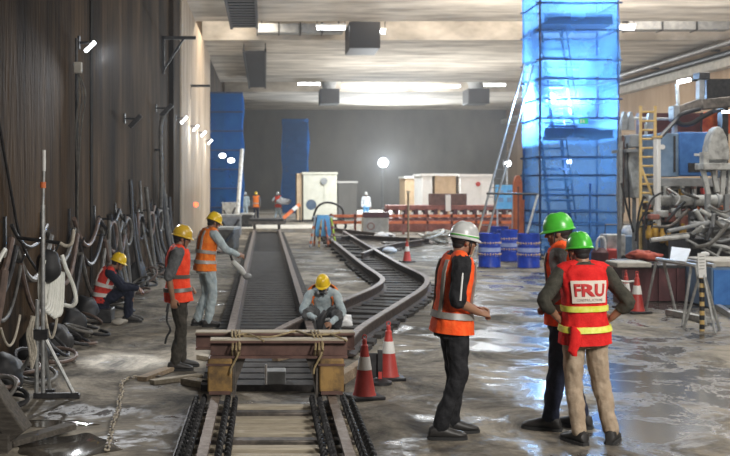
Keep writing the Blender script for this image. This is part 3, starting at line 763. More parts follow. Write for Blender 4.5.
part('baulk', MB().bar((-2.62,9.05,.98),(-2.0,9.0,.11),.24,.17), M['oldwood'], t, True, bevel=.012)
part('wedge', MB().bar((-2.16,9.2,.07),(-2.16,8.8,.07),.2,.14), M['oldwood'], t, True)
solo('timber_offcut', MB().bar((-2.10,9.0,.035),(-1.68,9.55,.06),.13,.05), M['oldwood'], 'thin dark offcut lying in the muddy puddle', 'timber', bevel=.005)
pts = [G(157,378),G(139,378.5),G(126,381),G(121,387),G(122,394),G(119,402),G(119,409),G(116,417),G(113,425),G(111,436),G(108,448),G(106,456)]
t = thing('chain', 'long rusty chain lying across the floor towards the dark wall', 'chain', G(118,410))
sp = spline([p+V((0,0,.022)) for p in pts], 8); acc = 0; ln = 0; last = sp[0]; c_ = 0
mbs = MB(); i = 0
dist = [0]
for a, b_ in zip(sp, sp[1:]): dist.append(dist[-1]+(b_-a).length)
s_ = 0
while s_ < dist[-1]-.07 and c_ < 98:
    j = max(k for k in range(len(sp)-1) if dist[k] <= s_); u = (s_-dist[j])/max(dist[j+1]-dist[j],1e-6); p = sp[j].lerp(sp[j+1],u); d = (sp[j+1]-sp[j]).normalized()
    Mx = Matrix.Translation(p) @ d.to_track_quat('X','Z').to_matrix().to_4x4() @ Matrix.Rotation(R(90 if c_%2 else 0)*.6,4,'X') @ Matrix.Diagonal((1.5,1,1,1))
    part('link', MB().torus((0,0,0),.024,.009,None,12,6) if False else MB().add(*(lambda q: (q.v,q.f))(MB().torus((0,0,0),.019,.0075,None,12,6)),Mx), M['pale_wood'] if c_%3 else M['steel'], t, True); s_ += .052; c_ += 1

def puddle(cx, cy, rx, ry, lab, seed):
    n = 64; ring = [V((cx+rx*math.cos(a)*(1+.35*noise.noise(V((2*math.cos(a)+seed,2*math.sin(a),0)))), cy+ry*math.sin(a)*(1+.35*noise.noise(V((2*math.cos(a)+seed,2*math.sin(a),5)))), .0)) for a in [2*math.pi*k/n for k in range(n)]]
    mb = MB().loft([ring, [V((cx+(p.x-cx)*.97, cy+(p.y-cy)*.97, .005)) for p in ring]])
    solo('puddle', mb, M['muddy'], lab, 'puddle')
puddle(-1.62, 9.05, .42, .42, 'brown muddy puddle between the chain and the tilted timber baulk', 2)
puddle(-1.95, 9.9, .40, .16, 'small muddy puddle behind the dark offcut', 8)
# ---------------------------------------------------------------- blue netted stair tower
TX0, TX1, TY0, TY1 = 7.88, 10.11, 31.5, 33.5
tz = lambda y: EYE+(VY-y)*31.5/F
t = thing('scaffold_tower', 'tall scaffold stair tower wrapped in glowing blue netting', 'scaffold', ((TX0+TX1)/2,32.5,0))
ZT = 8.6
for x in (TX0,TX1):
    for y in (TY0,TY1): part('standard', MB().tube([(x,y,0),(x,y,ZT)], .035, 8), M['navyp'], t, True)
part('standard', MB().tube([(9.3,TY0-.03,0),(9.3,TY0-.03,2.2)], .03, 8), M['bluep'], t, True)
for yy in (2.6,30,60,79,99,118,157,175,195,212,225,240):
    z = tz(yy)
    for a, b_ in (((TX0-.12,TY0,z),(TX1+.12,TY0,z)),((TX0,TY0-.1,z),(TX0,TY1+.1,z)),((TX1,TY0-.1,z),(TX1,TY1+.1,z)),((TX0-.1,TY1,z),(TX1+.1,TY1,z))):
        part('ledger', MB().tube([a,b_], .028, 6), M['navyp'], t, True)
for z in (tz(136),tz(22),.15):
    d = part('platform', MB().span((TX0+.1,TY0+.08,z-.05),(TX1-.1,TY1-.08,z)), M['navyp'], t, True)
    part('toe_board', MB().span((TX0+.14,TY0+.05,z),(TX1-.14,TY0+.08,z+.24)), M['navyp'], d, True)
for z0, z1 in ((.15,tz(136)),(tz(136),tz(22))):
    f_ = part('stair_flight', MB().bar((TX0+.45,TY0+.25,z0),(TX0+.45,TY1-.3,z1),.05,.2), M['navyp'], t, True)
    part('stringer', MB().bar((TX0+1.05,TY0+.25,z0),(TX0+1.05,TY1-.3,z1),.05,.2), M['navyp'], f_, True)
    n = 11
    for i in range(1,n):
        k = i/n; part('tread', MB().box((TX0+.75,TY0+.25+(TY1-TY0-.55)*k,z0+(z1-z0)*k),(.80,.24,.06)), M['navyp'], f_, True)
    part('handrail', MB().tube([(TX0+1.1,TY0+.25,z0+1),(TX0+1.1,TY1-.3,z1+.9)], .025, 6), M['navyp'], f_, True)
def netwall(p0, p1, nx=14, nz=42, bulge=.05):
    vs = []; fs = []; p0 = V(p0); p1 = V(p1); d = p1-p0; nrm = V((d.y,-d.x,0)).normalized()
    for j in range(nz+1):
        for i in range(nx+1):
            p = p0 + d*(i/nx) + V((0,0,.2+(ZT-.25)*j/nz)); vs.append(p + nrm*(.045+bulge*noise.noise(V((p.x*1.7+p.y,p.z*1.5,3)))))
    for j in range(nz):
        for i in range(nx):
            k = j*(nx+1)+i; fs.append((k,k+1,k+nx+2,k+nx+1))
    return MB().add(vs,fs)
for a, b_ in (((TX0,TY0,0),(TX1,TY0,0)),((TX0,TY1,0),(TX0,TY0,0)),((TX1,TY0,0),(TX1,TY1,0)),((TX1,TY1,0),(TX0,TY1,0))):
    part('netting', netwall(a,b_), M['net'], t, True, smooth=80)
q = thing('exit_sign', 'small green lit sign on the blue tower netting', 'sign', V((P(583,123,31.4).x,31.36,tz(125))), 0)
part('board', MB().box((0,0,.10),(.26,.04,.15)), M['green'], q)
part('symbol', MB().ell((-.01,-.025,.145),(.014,.004,.014),None,8,6).bar((-.01,-.024,.13),(.0,-.024,.09),.02,.006,up=(0,1,0)).bar((.0,-.024,.09),(.03,-.024,.05),.014,.006,up=(0,1,0)).bar((.0,-.024,.09),(-.03,-.024,.06),.014,.006,up=(0,1,0)).bar((-.01,-.024,.12),(.035,-.024,.105),.012,.006,up=(0,1,0)).box((-.075,-.024,.10),(.035,.006,.1)), M['white'], q)
part('bracket', MB().box((0,.03,.10),(.08,.08,.05)), M['black'], q)
def bulb(name, lab, loc, power, r=.09, col=(.85,.94,1)):
    q = thing(name, lab, 'lamp', loc, 0); part('bulb', MB().ell((0,0,0),(r,r,r)), M['lampw'], q); part('socket', MB().lathe([(.05,r*.8),(.04,r+.12)],10), M['black'], q)
    lamp(name+'_glow','POINT',V(loc)+V((0,-.25,-.15)),power,col,.15)
bulb('tower_lamp','bright lamp glowing in the middle of the blue tower',(8.55,32.9,4.75),2000,.16)
bulb('tower_lamp','dimmer lamp low inside the blue tower',(9.1,32.9,2.85),70,.07)
bulb('tower_lamp','lamp near the top inside the blue tower',(9.2,32.6,8.1),520,.08)
# leaning stair ladder, pole and pipe beside the tower
t = thing('leaning_ladder', 'long pale metal ladder leaning against the blue tower', 'ladder', (6.0,30.4,0))
A, B = V((5.62,30.2,.0)), V((7.62,32.3,5.7)); sd = V((.26,-.05,0))
for o in (V((0,0,0)),sd): part('side_rail', MB().bar(A+o,B+o,.035,.06), M['galv'], t, True)
for i in range(1,22): c = A.lerp(B,i/22); part('rung', MB().tube([c,c+sd],.010,6), M['grey'], t, True)
part('lower_sleeve', MB().bar(A.lerp(B,.02)-sd*.05+V((0,-.05,0)),A.lerp(B,.2)-sd*.05+V((0,-.05,0)),.03,.06), M['tan'], t, True)
solo('handrail_pole', MB().tube([P(487,193.5,30.6),P(538,194,31.2)],.03,8), M['black'], 'thin dark pole reaching from the ladder to the blue tower', 'pole')
solo('support_pipe', MB().tube([G(519,262),P(538,194,31.2)],.035,8), M['galv'], 'pale pipe leaning on the blue tower above the drums', 'pipe')
# orange post
X = G(517.5,256); t = thing('orange_post', 'upright orange steel post with rounded top beside the blue tower', 'post', X)
part('column', MB().loft([[V((sx*(.13 if k < 5 else .13-(k-4)*.03),sy*.12,z)) for sx, sy in ((-1,-1),(1,-1),(1,1),(-1,1))] for k, z in enumerate((.06,.6,1.2,1.8,2.2,2.32,2.40,2.44))]), M['orange'], t, bevel=.03)
part('slot', MB().span((-.03,-.125,.5),(.02,-.118,2.1)), M['redrail'], t); part('base_plate', MB().box((0,0,.03),(.42,.36,.06)), M['black'], t)
part('slide', MB().span((.12,-.1,.3),(.19,.1,1.7)), M['orange'], t)
# light blue socket panel
X = G(505,240); t = thing('socket_panel', 'light blue panel with four dark windows on legs behind the drums', 'panel', X)
part('panel', MB().box((0,0,1.68),(.78,.08,.95)), M['skyb'], t, bevel=.02)
for sx in (-1,1):
    for sz in (-1,1): part('window', MB().box((sx*.16,-.045,1.72+sz*.15),(.17,.02,.17)), M['slateb'], t)
    part('leg', MB().box((sx*.3,0,.6),(.06,.06,1.22)), M['galv'], t)
# ---------------------------------------------------------------- drums
def drum(loc, rz, lab):
    t = thing('oil_drum', lab, 'drum', loc, rz, 'blue drums beside the tower')
    pr = [(.27,0),(.29,.015),(.285,.03),(.285,.28),(.298,.295),(.285,.31),(.285,.57),(.298,.585),(.285,.60),(.285,.85),(.292,.865),(.292,.885),(.275,.885),(.272,.865)]
    part('body', MB().lathe(pr,32), M['blue'], t)
    ring = lambda z0,z1,r: MB().loft([[V((r_*math.cos(a),r_*math.sin(a),z)) for a in [2*math.pi*k/40 for k in range(40)]] for r_, z in ((r-.006,z0),(r,z0),(r,z1),(r-.006,z1))],cap=False)
    part('label_band', ring(.41,.52,.2885), M['labelblue'], t, label='pale blue label band')
    for z in (.345,.64):
        mb = MB()
        for k in range(26):
            a = 2*math.pi*k/26; mb.ell((.286*math.cos(a),.286*math.sin(a),z),(.026,.026,.022+.014*(k%2)),None,7,5)
        part('gold_border', mb, M['tan'], t)
    part('bung', MB().lathe([(.035,.865),(.035,.892)],12,Matrix.Translation((.16,.05,0))), M['black'], t)
    return t
dr = drum(G(489.5,267),0,'blue drum under the foot of the leaning ladder')
clone(dr,G(528.5,267.5),1.1,'blue drum standing alone at the corner of the blue tower')
clone(dr,G(507.5,261),2.0,'blue drum in the middle, behind the front two')
clone(dr,G(499,255.5),.6,'blue drum farthest back of the four, dark lid showing')
# ---------------------------------------------------------------- cones
def cone(loc, rz, h, lab, tilt=0):
    t = thing('traffic_cone', lab, 'cone', loc, rz, 'red and white traffic cones'); k = h/.6
    pr = lambda z: (.118-.085*z/.52)*k
    part('body', MB().lathe([(pr(0.0)*1.02,.035*k),(pr(.06),.06*k),(pr(.30),.30*k),(pr(.50),.50*k),(.036*k,.505*k),(.036*k,.53*k),(.024*k,.545*k),(.024*k,.585*k),(.012*k,.60*k)],24), M['cone'], t)
    part('reflective_sleeve', MB().lathe([(pr(.29)+.0*k,.29*k),(pr(.29)+.004*k,.29*k),(pr(.42)+.004*k,.42*k),(pr(.42),.42*k)],24,cap=False), M['white'], t)
    part('base', MB().box((0,0,.0175*k),(.33*k,.33*k,.035*k)), M['dark'] if lab.find('rope') < 0 else M['black'], t, bevel=.01)
    part('ring', MB().torus((0,0,.615*k),.022*k,.006*k,Matrix.Rotation(R(90),4,'X'),12,6), M['cone'], t)
    return t
cone(G(364.5,398),.3,.60,'red cone closest to the trolley, its foot in shadow')
cone(G(388.5,379),.1,.60,'red cone behind the trolley-side one, next to a black post')
cone(G(407,262),.5,.62,'small far cone with a tall pole in it beside the curved track')
cone(G(637,313),.2,.66,'red cone in front of the white trestle table')
cone(G(626,308),.6,.62,'red cone half hidden behind the man with a lettered back patch')
t = thing('marker_pole', 'rusty pole standing in the far cone beside the curved track', 'pole', G(407.5,262))
part('pole', MB().tube([(.02,0,.55),(.02,0,1.95)],.03,8), M['wood'], t); part('cap', MB().box((.02,0,1.96),(.1,.1,.05)), M['pale_wood'], t); part('foot', MB().tube([(.02,0,.0),(.02,0,.56)],.02,8), M['wood'], t)
X = G(380,384); t = thing('delineator', 'small black post on a heavy rubber foot between the two cones', 'post', X)
part('foot', MB().lathe([(.13,0),(.13,.03),(.05,.06)],20), M['dark'], t); part('post', MB().box((0,0,.21),(.055,.03,.32)), M['black'], t, bevel=.006)
part('flap', MB().box((-.07,.03,.2),(.10,.015,.26)), M['black'], t); part('reflector', MB().box((0,-.02,.09),(.04,.01,.09)), M['cone'], t)
# white sacks and heaps
def sack(loc, r, lab, seed, m='bag'):
    mb = MB(); mb.ell((0,0,r[2]*.9),r,None,32,22)
    mb.v = [V((p.x,p.y,max(p.z,0)))*1 + (V((1,1,.6))*0) + V((p.x,p.y,p.z-r[2]*.9)).normalized()*(.45*min(r)*noise.noise(p*7/max(r)*.35+V((seed,0,0)))+.25*min(r)*noise.noise(p*17/max(r)*.35+V((seed,4,0)))) for p in mb.v]
    mb.v = [V((p.x,p.y,max(p.z,0))) + V(loc) for p in mb.v]
    return solo('plastic_sack', mb, M[m], lab, 'sack', None, 80)
sack(G(341,329),(.16,.22,.13),'crumpled white plastic beside the kneeling worker',3)
sack(G(384,240),(.42,.35,.16),'low white heap beyond the crossing track',9)  # this and the next: lumpy white mounds on the floor
sack(G(388,253),(.28,.3,.10),'small white heap between the crossing rails',14)
# pale coiled hose pile
X = G(438,243); t = thing('hose_pile', 'heap of pale pinkish hose coils on the floor beside the far pole', 'hose', X)
for i in range(9):
    Mx = Matrix.Rotation(R(18*math.sin(i*2.2)),4,'X') @ Matrix.Rotation(R(25*math.sin(i*1.3+1)),4,'Y')
    part('coil', MB().torus((.16*math.sin(i*1.9)+ .07*(i-4),.15*math.cos(i*1.1),.16+.055*(i%5)),.42-.02*i,.05,Mx,28,8), M['paler'] if i%3 else M['hose'], t)
# ---------------------------------------------------------------- far containers
def cabin(x0,x1,ytop,d,dep,m,lab,extra=None,g='far site cabins'):
    a, b_ = P(x0,ytop,d), P(x1,ytop,d); t = thing('container', lab, 'container', ((a.x+b_.x)/2,d,0), 0, g)
    part('shell', MB().span((a.x,d,.12),(b_.x,d+dep,a.z)), M[m], t, True, bevel=.04)
    part('roof_rim', MB().span((a.x-.05,d-.05,a.z-.1),(b_.x+.05,d+dep+.05,a.z+.02)), M['cream' if m == 'cream' else 'whitep'], t, True)
    part('skid', MB().span((a.x,d+.05,0),(b_.x,d+dep-.05,.13)), M['black'], t, True)
    part('door', MB().span((a.x+(b_.x-a.x)*.62,d-.03,.2),(a.x+(b_.x-a.x)*.9,d,a.z-.35)), M[m], t, True)
    return t, a, b_
t, a, b_ = cabin(303,337,172.5,64,3,'cream','pale cream container standing beside the far blue column')
part('vent', MB().lathe([(.2,0),(.2,.05)],14,Matrix.Translation(V(P(324,181,63.95)))@Matrix.Rotation(R(90),4,'X')), M['grey'], t, True)
part('end_panel', MB().span((a.x-.35,64.2,.1),(a.x-.06,66.8,a.z-.05)), M['tan'], t, True)
cabin(338,357,181.5,70,2.5,'wall_b','grey container dimly seen just behind the cream one')
cabin(422,432.4,174,56,3.0,'whitep','narrow white cabin beside the tan one')
cabin(435,456,174,56,3.0,'tan','tan site cabin between two white ones')
t, a, b_ = cabin(460,494,174.5,55.6,3,'whitep','white site cabin with a red round mark near the ladder')
part('round_mark', MB().lathe([(.12,0),(.12,.03)],16,Matrix.Translation(V(P(478,184,55.58)))@Matrix.Rotation(R(90),4,'X')), M['cone'], t, True)
cabin(405,421,176.5,60,2.5,'tan','dull tan cabin farthest along the row')
# red-brown girder with square holes, orange rail in front
t = thing('steel_girder', 'long red-brown girder with bright square holes in front of the cabins', 'girder', P(455,0,51).xy.to_3d())
a, b_ = P(386,205,51), P(522,226,51)
part('bottom_chord', MB().span((a.x,50.6,0),(b_.x,51.6,.62)), M['redrail'], t, True, bevel=.03)
part('top_chord', MB().span((a.x,50.6,.98),(b_.x,51.6,1.22)), M['redrail'], t, True, bevel=.03)
for i in range(15):
    x = a.x+(b_.x-a.x)*i/14; part('stiffener', MB().span((x-.08,50.55,.55),(x+.08,51.6,1.05)), M['maroon'], t, True)
    if i < 14: part('bolt_plate', MB().span((x+.18,50.52,.74),(x+.3,50.66,.9)), M['whitep'], t, True)
part('upper_box', MB().span((P(430,0,51).x,50.8,1.22),(P(466,0,51).x,51.5,1.75)), M['oxide'], t, True)
part('pale_plate', MB().span((P(444,0,51).x,50.5,.95),(P(449,0,51).x,50.6,1.7)), M['whitep'], t, True)
t = thing('barrier_rail', 'orange double barrier rail across the hall before the girder', 'barrier', P(420,0,48).xy.to_3d())
a, b_ = P(331,0,48), P(524,0,48)
for z in (.52,.80): part('rail', MB().span((a.x,47.95,z-.06),(b_.x,48.05,z+.06)), M['orange'], t, True)
for i in range(9):
    x = a.x+(b_.x-a.x)*i/8; part('post', MB().span((x-.05,47.95,0),(x+.05,48.05,.9)), M['redrail'], t, True)
X = P(375,0,46.5); t = thing('plinth_block', 'pale block with a thin red ring on its face by the orange barrier', 'block', (X.x,46.5,0))
part('block', MB().span((-.55,-.3,.05),(.55,.3,.78)), M['conc'], t, bevel=.03); part('cap', MB().span((-.5,-.32,.78),(.58,.32,1.0)), M['maroon'], t)
part('ring_mark', MB().torus((-.2,-.305,.42),.14,.02,Matrix.Rotation(R(90),4,'X'),20,6), M['redrail'], t)
# raised ramp of pale dusty ground far away
# blue thing on striped legs
X = G(323,246.5); t = thing('sawhorse', 'folding sawhorse with yellow-green striped legs and a blue cloth over it', 'sawhorse', X)
for sx, top, b0, mm in ((-1,(-.28,0,1.02),(-.46,-.25,0),'lgrey'),(1,(.28,0,1.02),(.44,-.25,0),'lime'),(-1,(-.22,0,1.0),(-.30,.35,0),'redrail'),(1,(.22,0,1.0),(.30,.35,0),'lgrey'),(0,(-.05,-.06,.98),(-.16,-.3,0),'yellow'),(0,(.05,-.06,.98),(.18,-.3,0),'redrail')):
    l_ = part('leg', MB().bar(top,b0,.05,.05), M[mm], t)
    for k in (.3,.55,.8): part('stripe', MB().bar(V(top).lerp(V(b0),k),V(top).lerp(V(b0),k+.1),.056,.056), M['redrail' if mm in ('lime','yellow') else 'orange'], l_)
part('top_bar', MB().bar((-.38,0,1.04),(.38,0,1.04),.08,.06), M['lgrey'], t)
mb = MB(); mb.loft([[V((sx*w_,sy*dd,z)) for sx, sy in ((-1,-1),(0,-1.25),(1,-1),(1,1),(0,1.1),(-1,1))] for z, w_, dd in ((.36,.26,.07),(.5,.28,.10),(.8,.24,.09),(1.06,.20,.07),(1.10,.18,.05))])
part('blue_cloth', mb, M['skyb'], t)
# far lamp on the end wall
q = P(384,162.5,96.8); t = thing('floodlight', 'dazzling round floodlight on the end wall', 'lamp', (q.x,97.4,q.z), 0)
part('lens', MB().lathe([(.42,0),(.42,.08)],24,Matrix.Rotation(R(90),4,'X')), M['lampw'], t); part('housing', MB().lathe([(.5,0),(.5,-.3),(.25,-.5)],20,Matrix.Rotation(R(90),4,'X')), M['black'], t); part('mast', MB().tube([(0,.45,-q.z+.0),(0,.45,.3)],.08,8), M['grey'], t)
lamp('flood_beam','SPOT',(q.x,96.6,q.z),19000,(.90,.96,1),.4,aim=(q.x+2,40,0),spot=120,blend=.7)
q = P(508,163.5,58); t = thing('floodlight', 'small white floodlight seen between the ladder and the blue tower', 'lamp', q, 0)
part('lens', MB().ell((0,0,0),(.16,.1,.16)), M['lampw'], t); part('housing', MB().box((0,.15,0),(.4,.15,.4)), M['black'], t); part('mast', MB().tube([(0,.2,-q.z),(0,.2,.1)],.05,8), M['grey'], t)
# far blue netted column and far left blue scaffold
a, b_ = P(282,124,84), P(309,120,84)
t = thing('netted_column', 'square column wrapped in dull blue netting at the far end', 'column', ((a.x+b_.x)/2,85,0))
part('column', MB().span((a.x+.1,84.1,0),(b_.x-.1,85.9,7.0)), M['slateb'], t, True)
part('wrap', MB().loft([[V((x,y,z))+V((.06*math.sin(z*2+x),.06*math.cos(z*3),0)) for x, y in ((a.x,84),((a.x+b_.x)/2,83.95),(b_.x,84),(b_.x,86),(a.x,86))] for z in [i*.45 for i in range(17)]]), M['net2'], t, True, smooth=0)
a, b_ = P(210,93,57), P(243,93,57)
t = thing('scaffold_tower', 'dark blue netted scaffold standing by the dark wall far down the track', 'scaffold', ((a.x+b_.x)/2+.0,58,0)); zt = a.z
for x in (a.x+.08,(a.x+b_.x)/2,b_.x-.08):
    for y in (57.1,59): part('standard', MB().tube([(x,y,0),(x,y,zt)],.04,8), M['bluep'], t, True)
for z in [zt*k/7 for k in range(1,8)]:
    part('ledger', MB().tube([(a.x,56.85,z),(b_.x,56.85,z)],.045,6), M['navyp'], t, True); part('deck', MB().span((a.x+.1,57.2,z-.06),(b_.x-.1,58.9,z)), M['slateb'], t, True)
part('netting', MB().loft([[V((x,y,z))+V((.05*math.sin(z*3+x*4),.05*math.cos(z*2+y),0)) for x, y in ((a.x,57),(a.x*.6+b_.x*.4,56.95),(b_.x,57),(b_.x,59.1),(a.x,59.1))] for z in [.5+(zt-.5)*i/16 for i in range(17)]],cap=False), M['net2'], t, True, smooth=0)
solo('leaning_pipe', MB().tube([G(236.5,231),P(242,150,56.2)],.10,10), M['lgrey'], 'thick pale pipe leaning on the dark blue far scaffold', 'pipe')
for px, py, lab in ((222.5,155.8,'upper of two lamps on the dark blue far scaffold'),(231,160.4,'lower of two lamps on the dark blue far scaffold')):
    q = P(px,py,56.6); t = thing('site_lamp', lab, 'lamp', q, 0, 'lamps on the far scaffold'); part('lens', MB().ell((0,-.05,0),(.17,.08,.12)), M['lampw'], t); part('housing', MB().box((0,.1,0),(.36,.16,.26)), M['black'], t); part('arm', MB().tube([(0,.1,0),(0,.55,0)],.03,6), M['black'], t)
q = P(187.5,204.5,44); t = thing('signal_lamp', 'small red light low on the dark wall', 'lamp', (WL+.12,q.y,q.z), 0); part('bulb', MB().ell((.02,-.05,0),(.09,.09,.09)), M['lampr'], t); part('bracket', MB().box((-.05,.05,0),(.14,.1,.1)), M['black'], t)
# grey junk at the end of the straight track
def crate(px, py, w_, dp, h_, m, lab):
    X = G(px,py); t = thing('machine_box', lab, 'box', X, random.uniform(-.2,.2))
    part('casing', MB().box((0,0,h_/2+.05),(w_,dp,h_-.1)), M[m], t, bevel=.04); part('lid', MB().box((0,0,h_-.03),(w_*1.05,dp*1.05,.08)), M['lgrey'], t)
    part('hose', MB().tube(spline([(-w_*.4,-dp*.52,h_*.7),(0,-dp*.75,h_*.35),(w_*.45,-dp*.52,h_*.8)],6),.05,8), M['dark'], t)
    for sx in (-1,1): part('foot', MB().box((sx*w_*.35,0,.03),(.12,dp,.08)), M['black'], t)
crate(231,238,.8,.8,.95,'grey','grey pump box at the left end of the kerb'.replace('left end','wall end'))
crate(247,230,.6,.7,.8,'black','black pump box beside the end of the straight track')
crate(229,227,.7,.8,1.25,'lgrey','pale box farthest along, behind the grey pump box')
crate(226,252,.7,.9,.8,'greyhose','dull grey box against the dark wall near the straight track')
t = thing('bogie', 'black wheeled frame standing on the far end of the straight track', 'bogie', (.08,48.6,.2))
part('frame', MB().box((0,0,.42),(1.5,1.2,.12)), M['black'], t, bevel=.03)
for sx in (-.54,.54):
    for sy in (-.4,.4): part('wheel', MB().lathe([(.2,-.06),(.24,0),(.2,.06)],16,Matrix.Translation((sx,sy,.24))@Matrix.Rotation(R(90),4,'Y')), M['steel'], t)
part('crossbar', MB().box((0,-.6,.3),(1.6,.1,.14)), M['steel'], t)
X = G(322,232); t = thing('hand_cart', 'dark bent-pipe cart with a round blue disc at its front', 'cart', X)
part('frame', MB().tube(spline([(-.45,0,.5),(-.2,0,1.15),(.3,.1,1.35),(.9,.1,1.1),(1.0,.1,.5)],6),.05,8), M['black'], t); part('deck', MB().box((.35,.1,.72),(1.2,.5,.12)), M['black'], t, bevel=.03)
part('disc', MB().lathe([(.24,0),(.24,.05)],20,Matrix.Translation((-.5,-.1,1.25))@Matrix.Rotation(R(90),4,'X')), M['slateb'], t); part('disc_stem', MB().tube([(-.5,-.05,1.25),(-.2,0,1.1)],.04,6), M['redrail'], t)
for sx in (-.1,.85): part('wheel', MB().torus((sx,0,.3),.24,.06,Matrix.Rotation(R(90),4,'X'),20,8), M['dark'], t)
X = G(296,221); t = thing('road_plate', 'orange and white striped board leaning by the cream container', 'board', (X.x-.3,63,0))
part('board', MB().bar((-.5,0,.25),(.45,0,1.06),.05,.2,up=(0,0,1)), M['orange'], t); part('white_stripe', MB().bar((.05,-.04,.72),(.3,-.04,.935),.05,.21), M['white'], t); part('prop', MB().bar((-.4,.1,0),(-.35,.05,.5),.06,.06), M['black'], t)
part('prop', MB().bar((.45,.1,0),(.45,.05,1.05),.06,.06), M['black'], t)
# ---------------------------------------------------------------- machinery beside the tower (about 24-28 m away)
rc_ = random.Random(5)
def PX(px, d): return (px-VX)*d/F
def PZ(py, d): return EYE+(VY-py)*d/F
# blue cabinet
d = 26.0
t = tm = thing('tunnel_machine', 'large tunnelling machine deck of grey steel with a blue cabinet', 'machine', (PX(690,d),d,0))
def sp(n, x0, y0, x1, y1, dd, dep, m, **k):
    return part(n, MB().span((PX(x0,dd),dd,PZ(y1,dd)),(PX(x1,dd),dd+dep,PZ(y0,dd))), M[m], t, True, **k)
cab = sp('blue_cabinet',679,132,716,176,26,1.6,'bluep',bevel=.03)
part('name_plate', MB().span((PX(694,26),25.97,PZ(156,26)),(PX(701,26),26,PZ(153.5,26))), M['white'], cab, True)
part('lower_grille', MB().span((PX(688,26),25.97,PZ(172,26)),(PX(716,26),26,PZ(163,26))), M['black'], cab, True)
pn = sp('grey_blue_panel',658.5,133,679,177,26,1.6,'slateb',bevel=.03)
part('panel_gap', MB().span((PX(673.5,26),25.97,PZ(172,26)),(PX(675.2,26),26,PZ(136,26))), M['black'], pn, True)
part('gauge', MB().lathe([(.06,0),(.06,.03)],12,Matrix.Translation((PX(662,26),25.98,PZ(147,26)))@Matrix.Rotation(R(90),4,'X')), M['white'], pn, True)
sp('deck',655,178,745,187,26,2.4,'grey',bevel=.03); sp('under_box',655,186,690,197,26.2,1.5,'lgrey'); sp('under_box',692,186,745,197,26.2,1.5,'black')
for x0 in (665,682,694,706): sp('deck_post',x0,186,x0+2.5,198,25.9,.12,'lgrey')
for x, y, m in ((667,191,'oxide'),(681,192,'ochre'),(703,191,'cone'),(674,193,'black')): sp('valve',x,y-3,x+4,y+3,25.85,.15,m)
part('main_pipe', MB().tube([(PX(648,25),25,PZ(201,25)),(PX(760,25),25,PZ(200,25))],.125,14), M['lgrey'], t, True)
for x0 in (652,671,692,716): part('pipe_flange', MB().tube([(PX(x0,25),25,PZ(201,25)),(PX(x0+1.8,25),25,PZ(201,25))],.17,14), M['grey'], t, True)
part('red_tube', MB().tube([(PX(698,25.3),25.3,PZ(208,25.3)),(PX(745,25.3),25.3,PZ(207,25.3))],.05,10), M['orange'], t, True)
for x0 in (660,690,720): part('column', MB().span((PX(x0,26.6),26.5,0),(PX(x0+4,26.6),26.7,PZ(186,26.6))), M['black'], t, True)
sp('back_panel',640,113,709,134,29.5,.3,'maroon'); sp('back_panel',644,186,740,262,28.2,.3,'black')
for i in range(96):
    x = rc_.uniform(641,729); y = rc_.uniform(186,236); dd = rc_.uniform(24.6,26.3); w_ = rc_.uniform(1,4.5); h_ = rc_.uniform(1.5,6); m_ = rc_.choice(('black','grey','lgrey','black','oxide','steel','greyhose','galv','whitep','black','steel','redrail'))
    if i % 2: sp(['fitting','gauge_box','valve_body','bracket'][i%4],x,y,x+w_,y+h_,dd,.2,m_)
    else:
        a_ = V((PX(x,dd),dd,PZ(y,dd))); b_ = a_+V((rc_.uniform(-.5,.5),rc_.uniform(-.2,.2),rc_.uniform(-.5,.1))); part('hose', MB().tube(spline([a_,a_.lerp(b_,.5)+V((rc_.uniform(-.15,.15),-.1,rc_.uniform(-.2,.05))),b_],5),rc_.uniform(.015,.035),7), M[m_], tm, True)
for i in range(18):
    x = rc_.uniform(620,656); dd = rc_.uniform(27.2,28.2); part('conduit', MB().tube([(PX(x,dd),dd,PZ(rc_.uniform(112,150),dd)),(PX(x+rc_.uniform(-3,3),dd),dd,PZ(rc_.uniform(190,235),dd))],rc_.uniform(.02,.05),7), M[rc_.choice(('grey','black','lgrey','galv','oxide'))], tm, True)
for y0, y1 in ((118,121),(141,143),(158,160)): part('handrail', MB().tube([(PX(622,27.8),27.8,PZ(y0,27.8)),(PX(668,27.8),27.8,PZ(y1-2,27.8))],.035,8), M['lgrey'], tm, True)
# pump with ochre caps
pm = thing('pump_unit', 'dark pump unit with ochre valve caps below the machine deck', 'pump', (PX(668,24.6),24.6,0))
part('block', MB().span((PX(648,24.6),24.6,.35),(PX(692,24.6),25.4,PZ(226,24.6))), M['black'], pm, True, bevel=.05)
for x, y0, y1 in ((647,214,240),(660,216,243),(667,222,246),(681,218,238),(653,224,238)):
    part('valve_cap', MB().lathe([(.04,0),(.075,.04),(.075,.20),(.04,.26),(.04,.32)],14,Matrix.Translation((PX(x+2,24.4),24.4,PZ(y1,24.4)))), M['ochre'], pm, True)
for i, (x, y) in enumerate(((655,217),(664,214),(672,218),(678,213),(686,221))): part('fitting', MB().box((PX(x,24.5),24.6,PZ(y,24.5)),(.22-.03*i,.2,.12+.03*i),.4*i), M['lgrey' if i % 2 else 'redrail'], pm, True, bevel=.02)
part('skid', MB().span((PX(644,24.6),24.5,0),(PX(694,24.6),25.5,.35)), M['maroon'], pm, True)
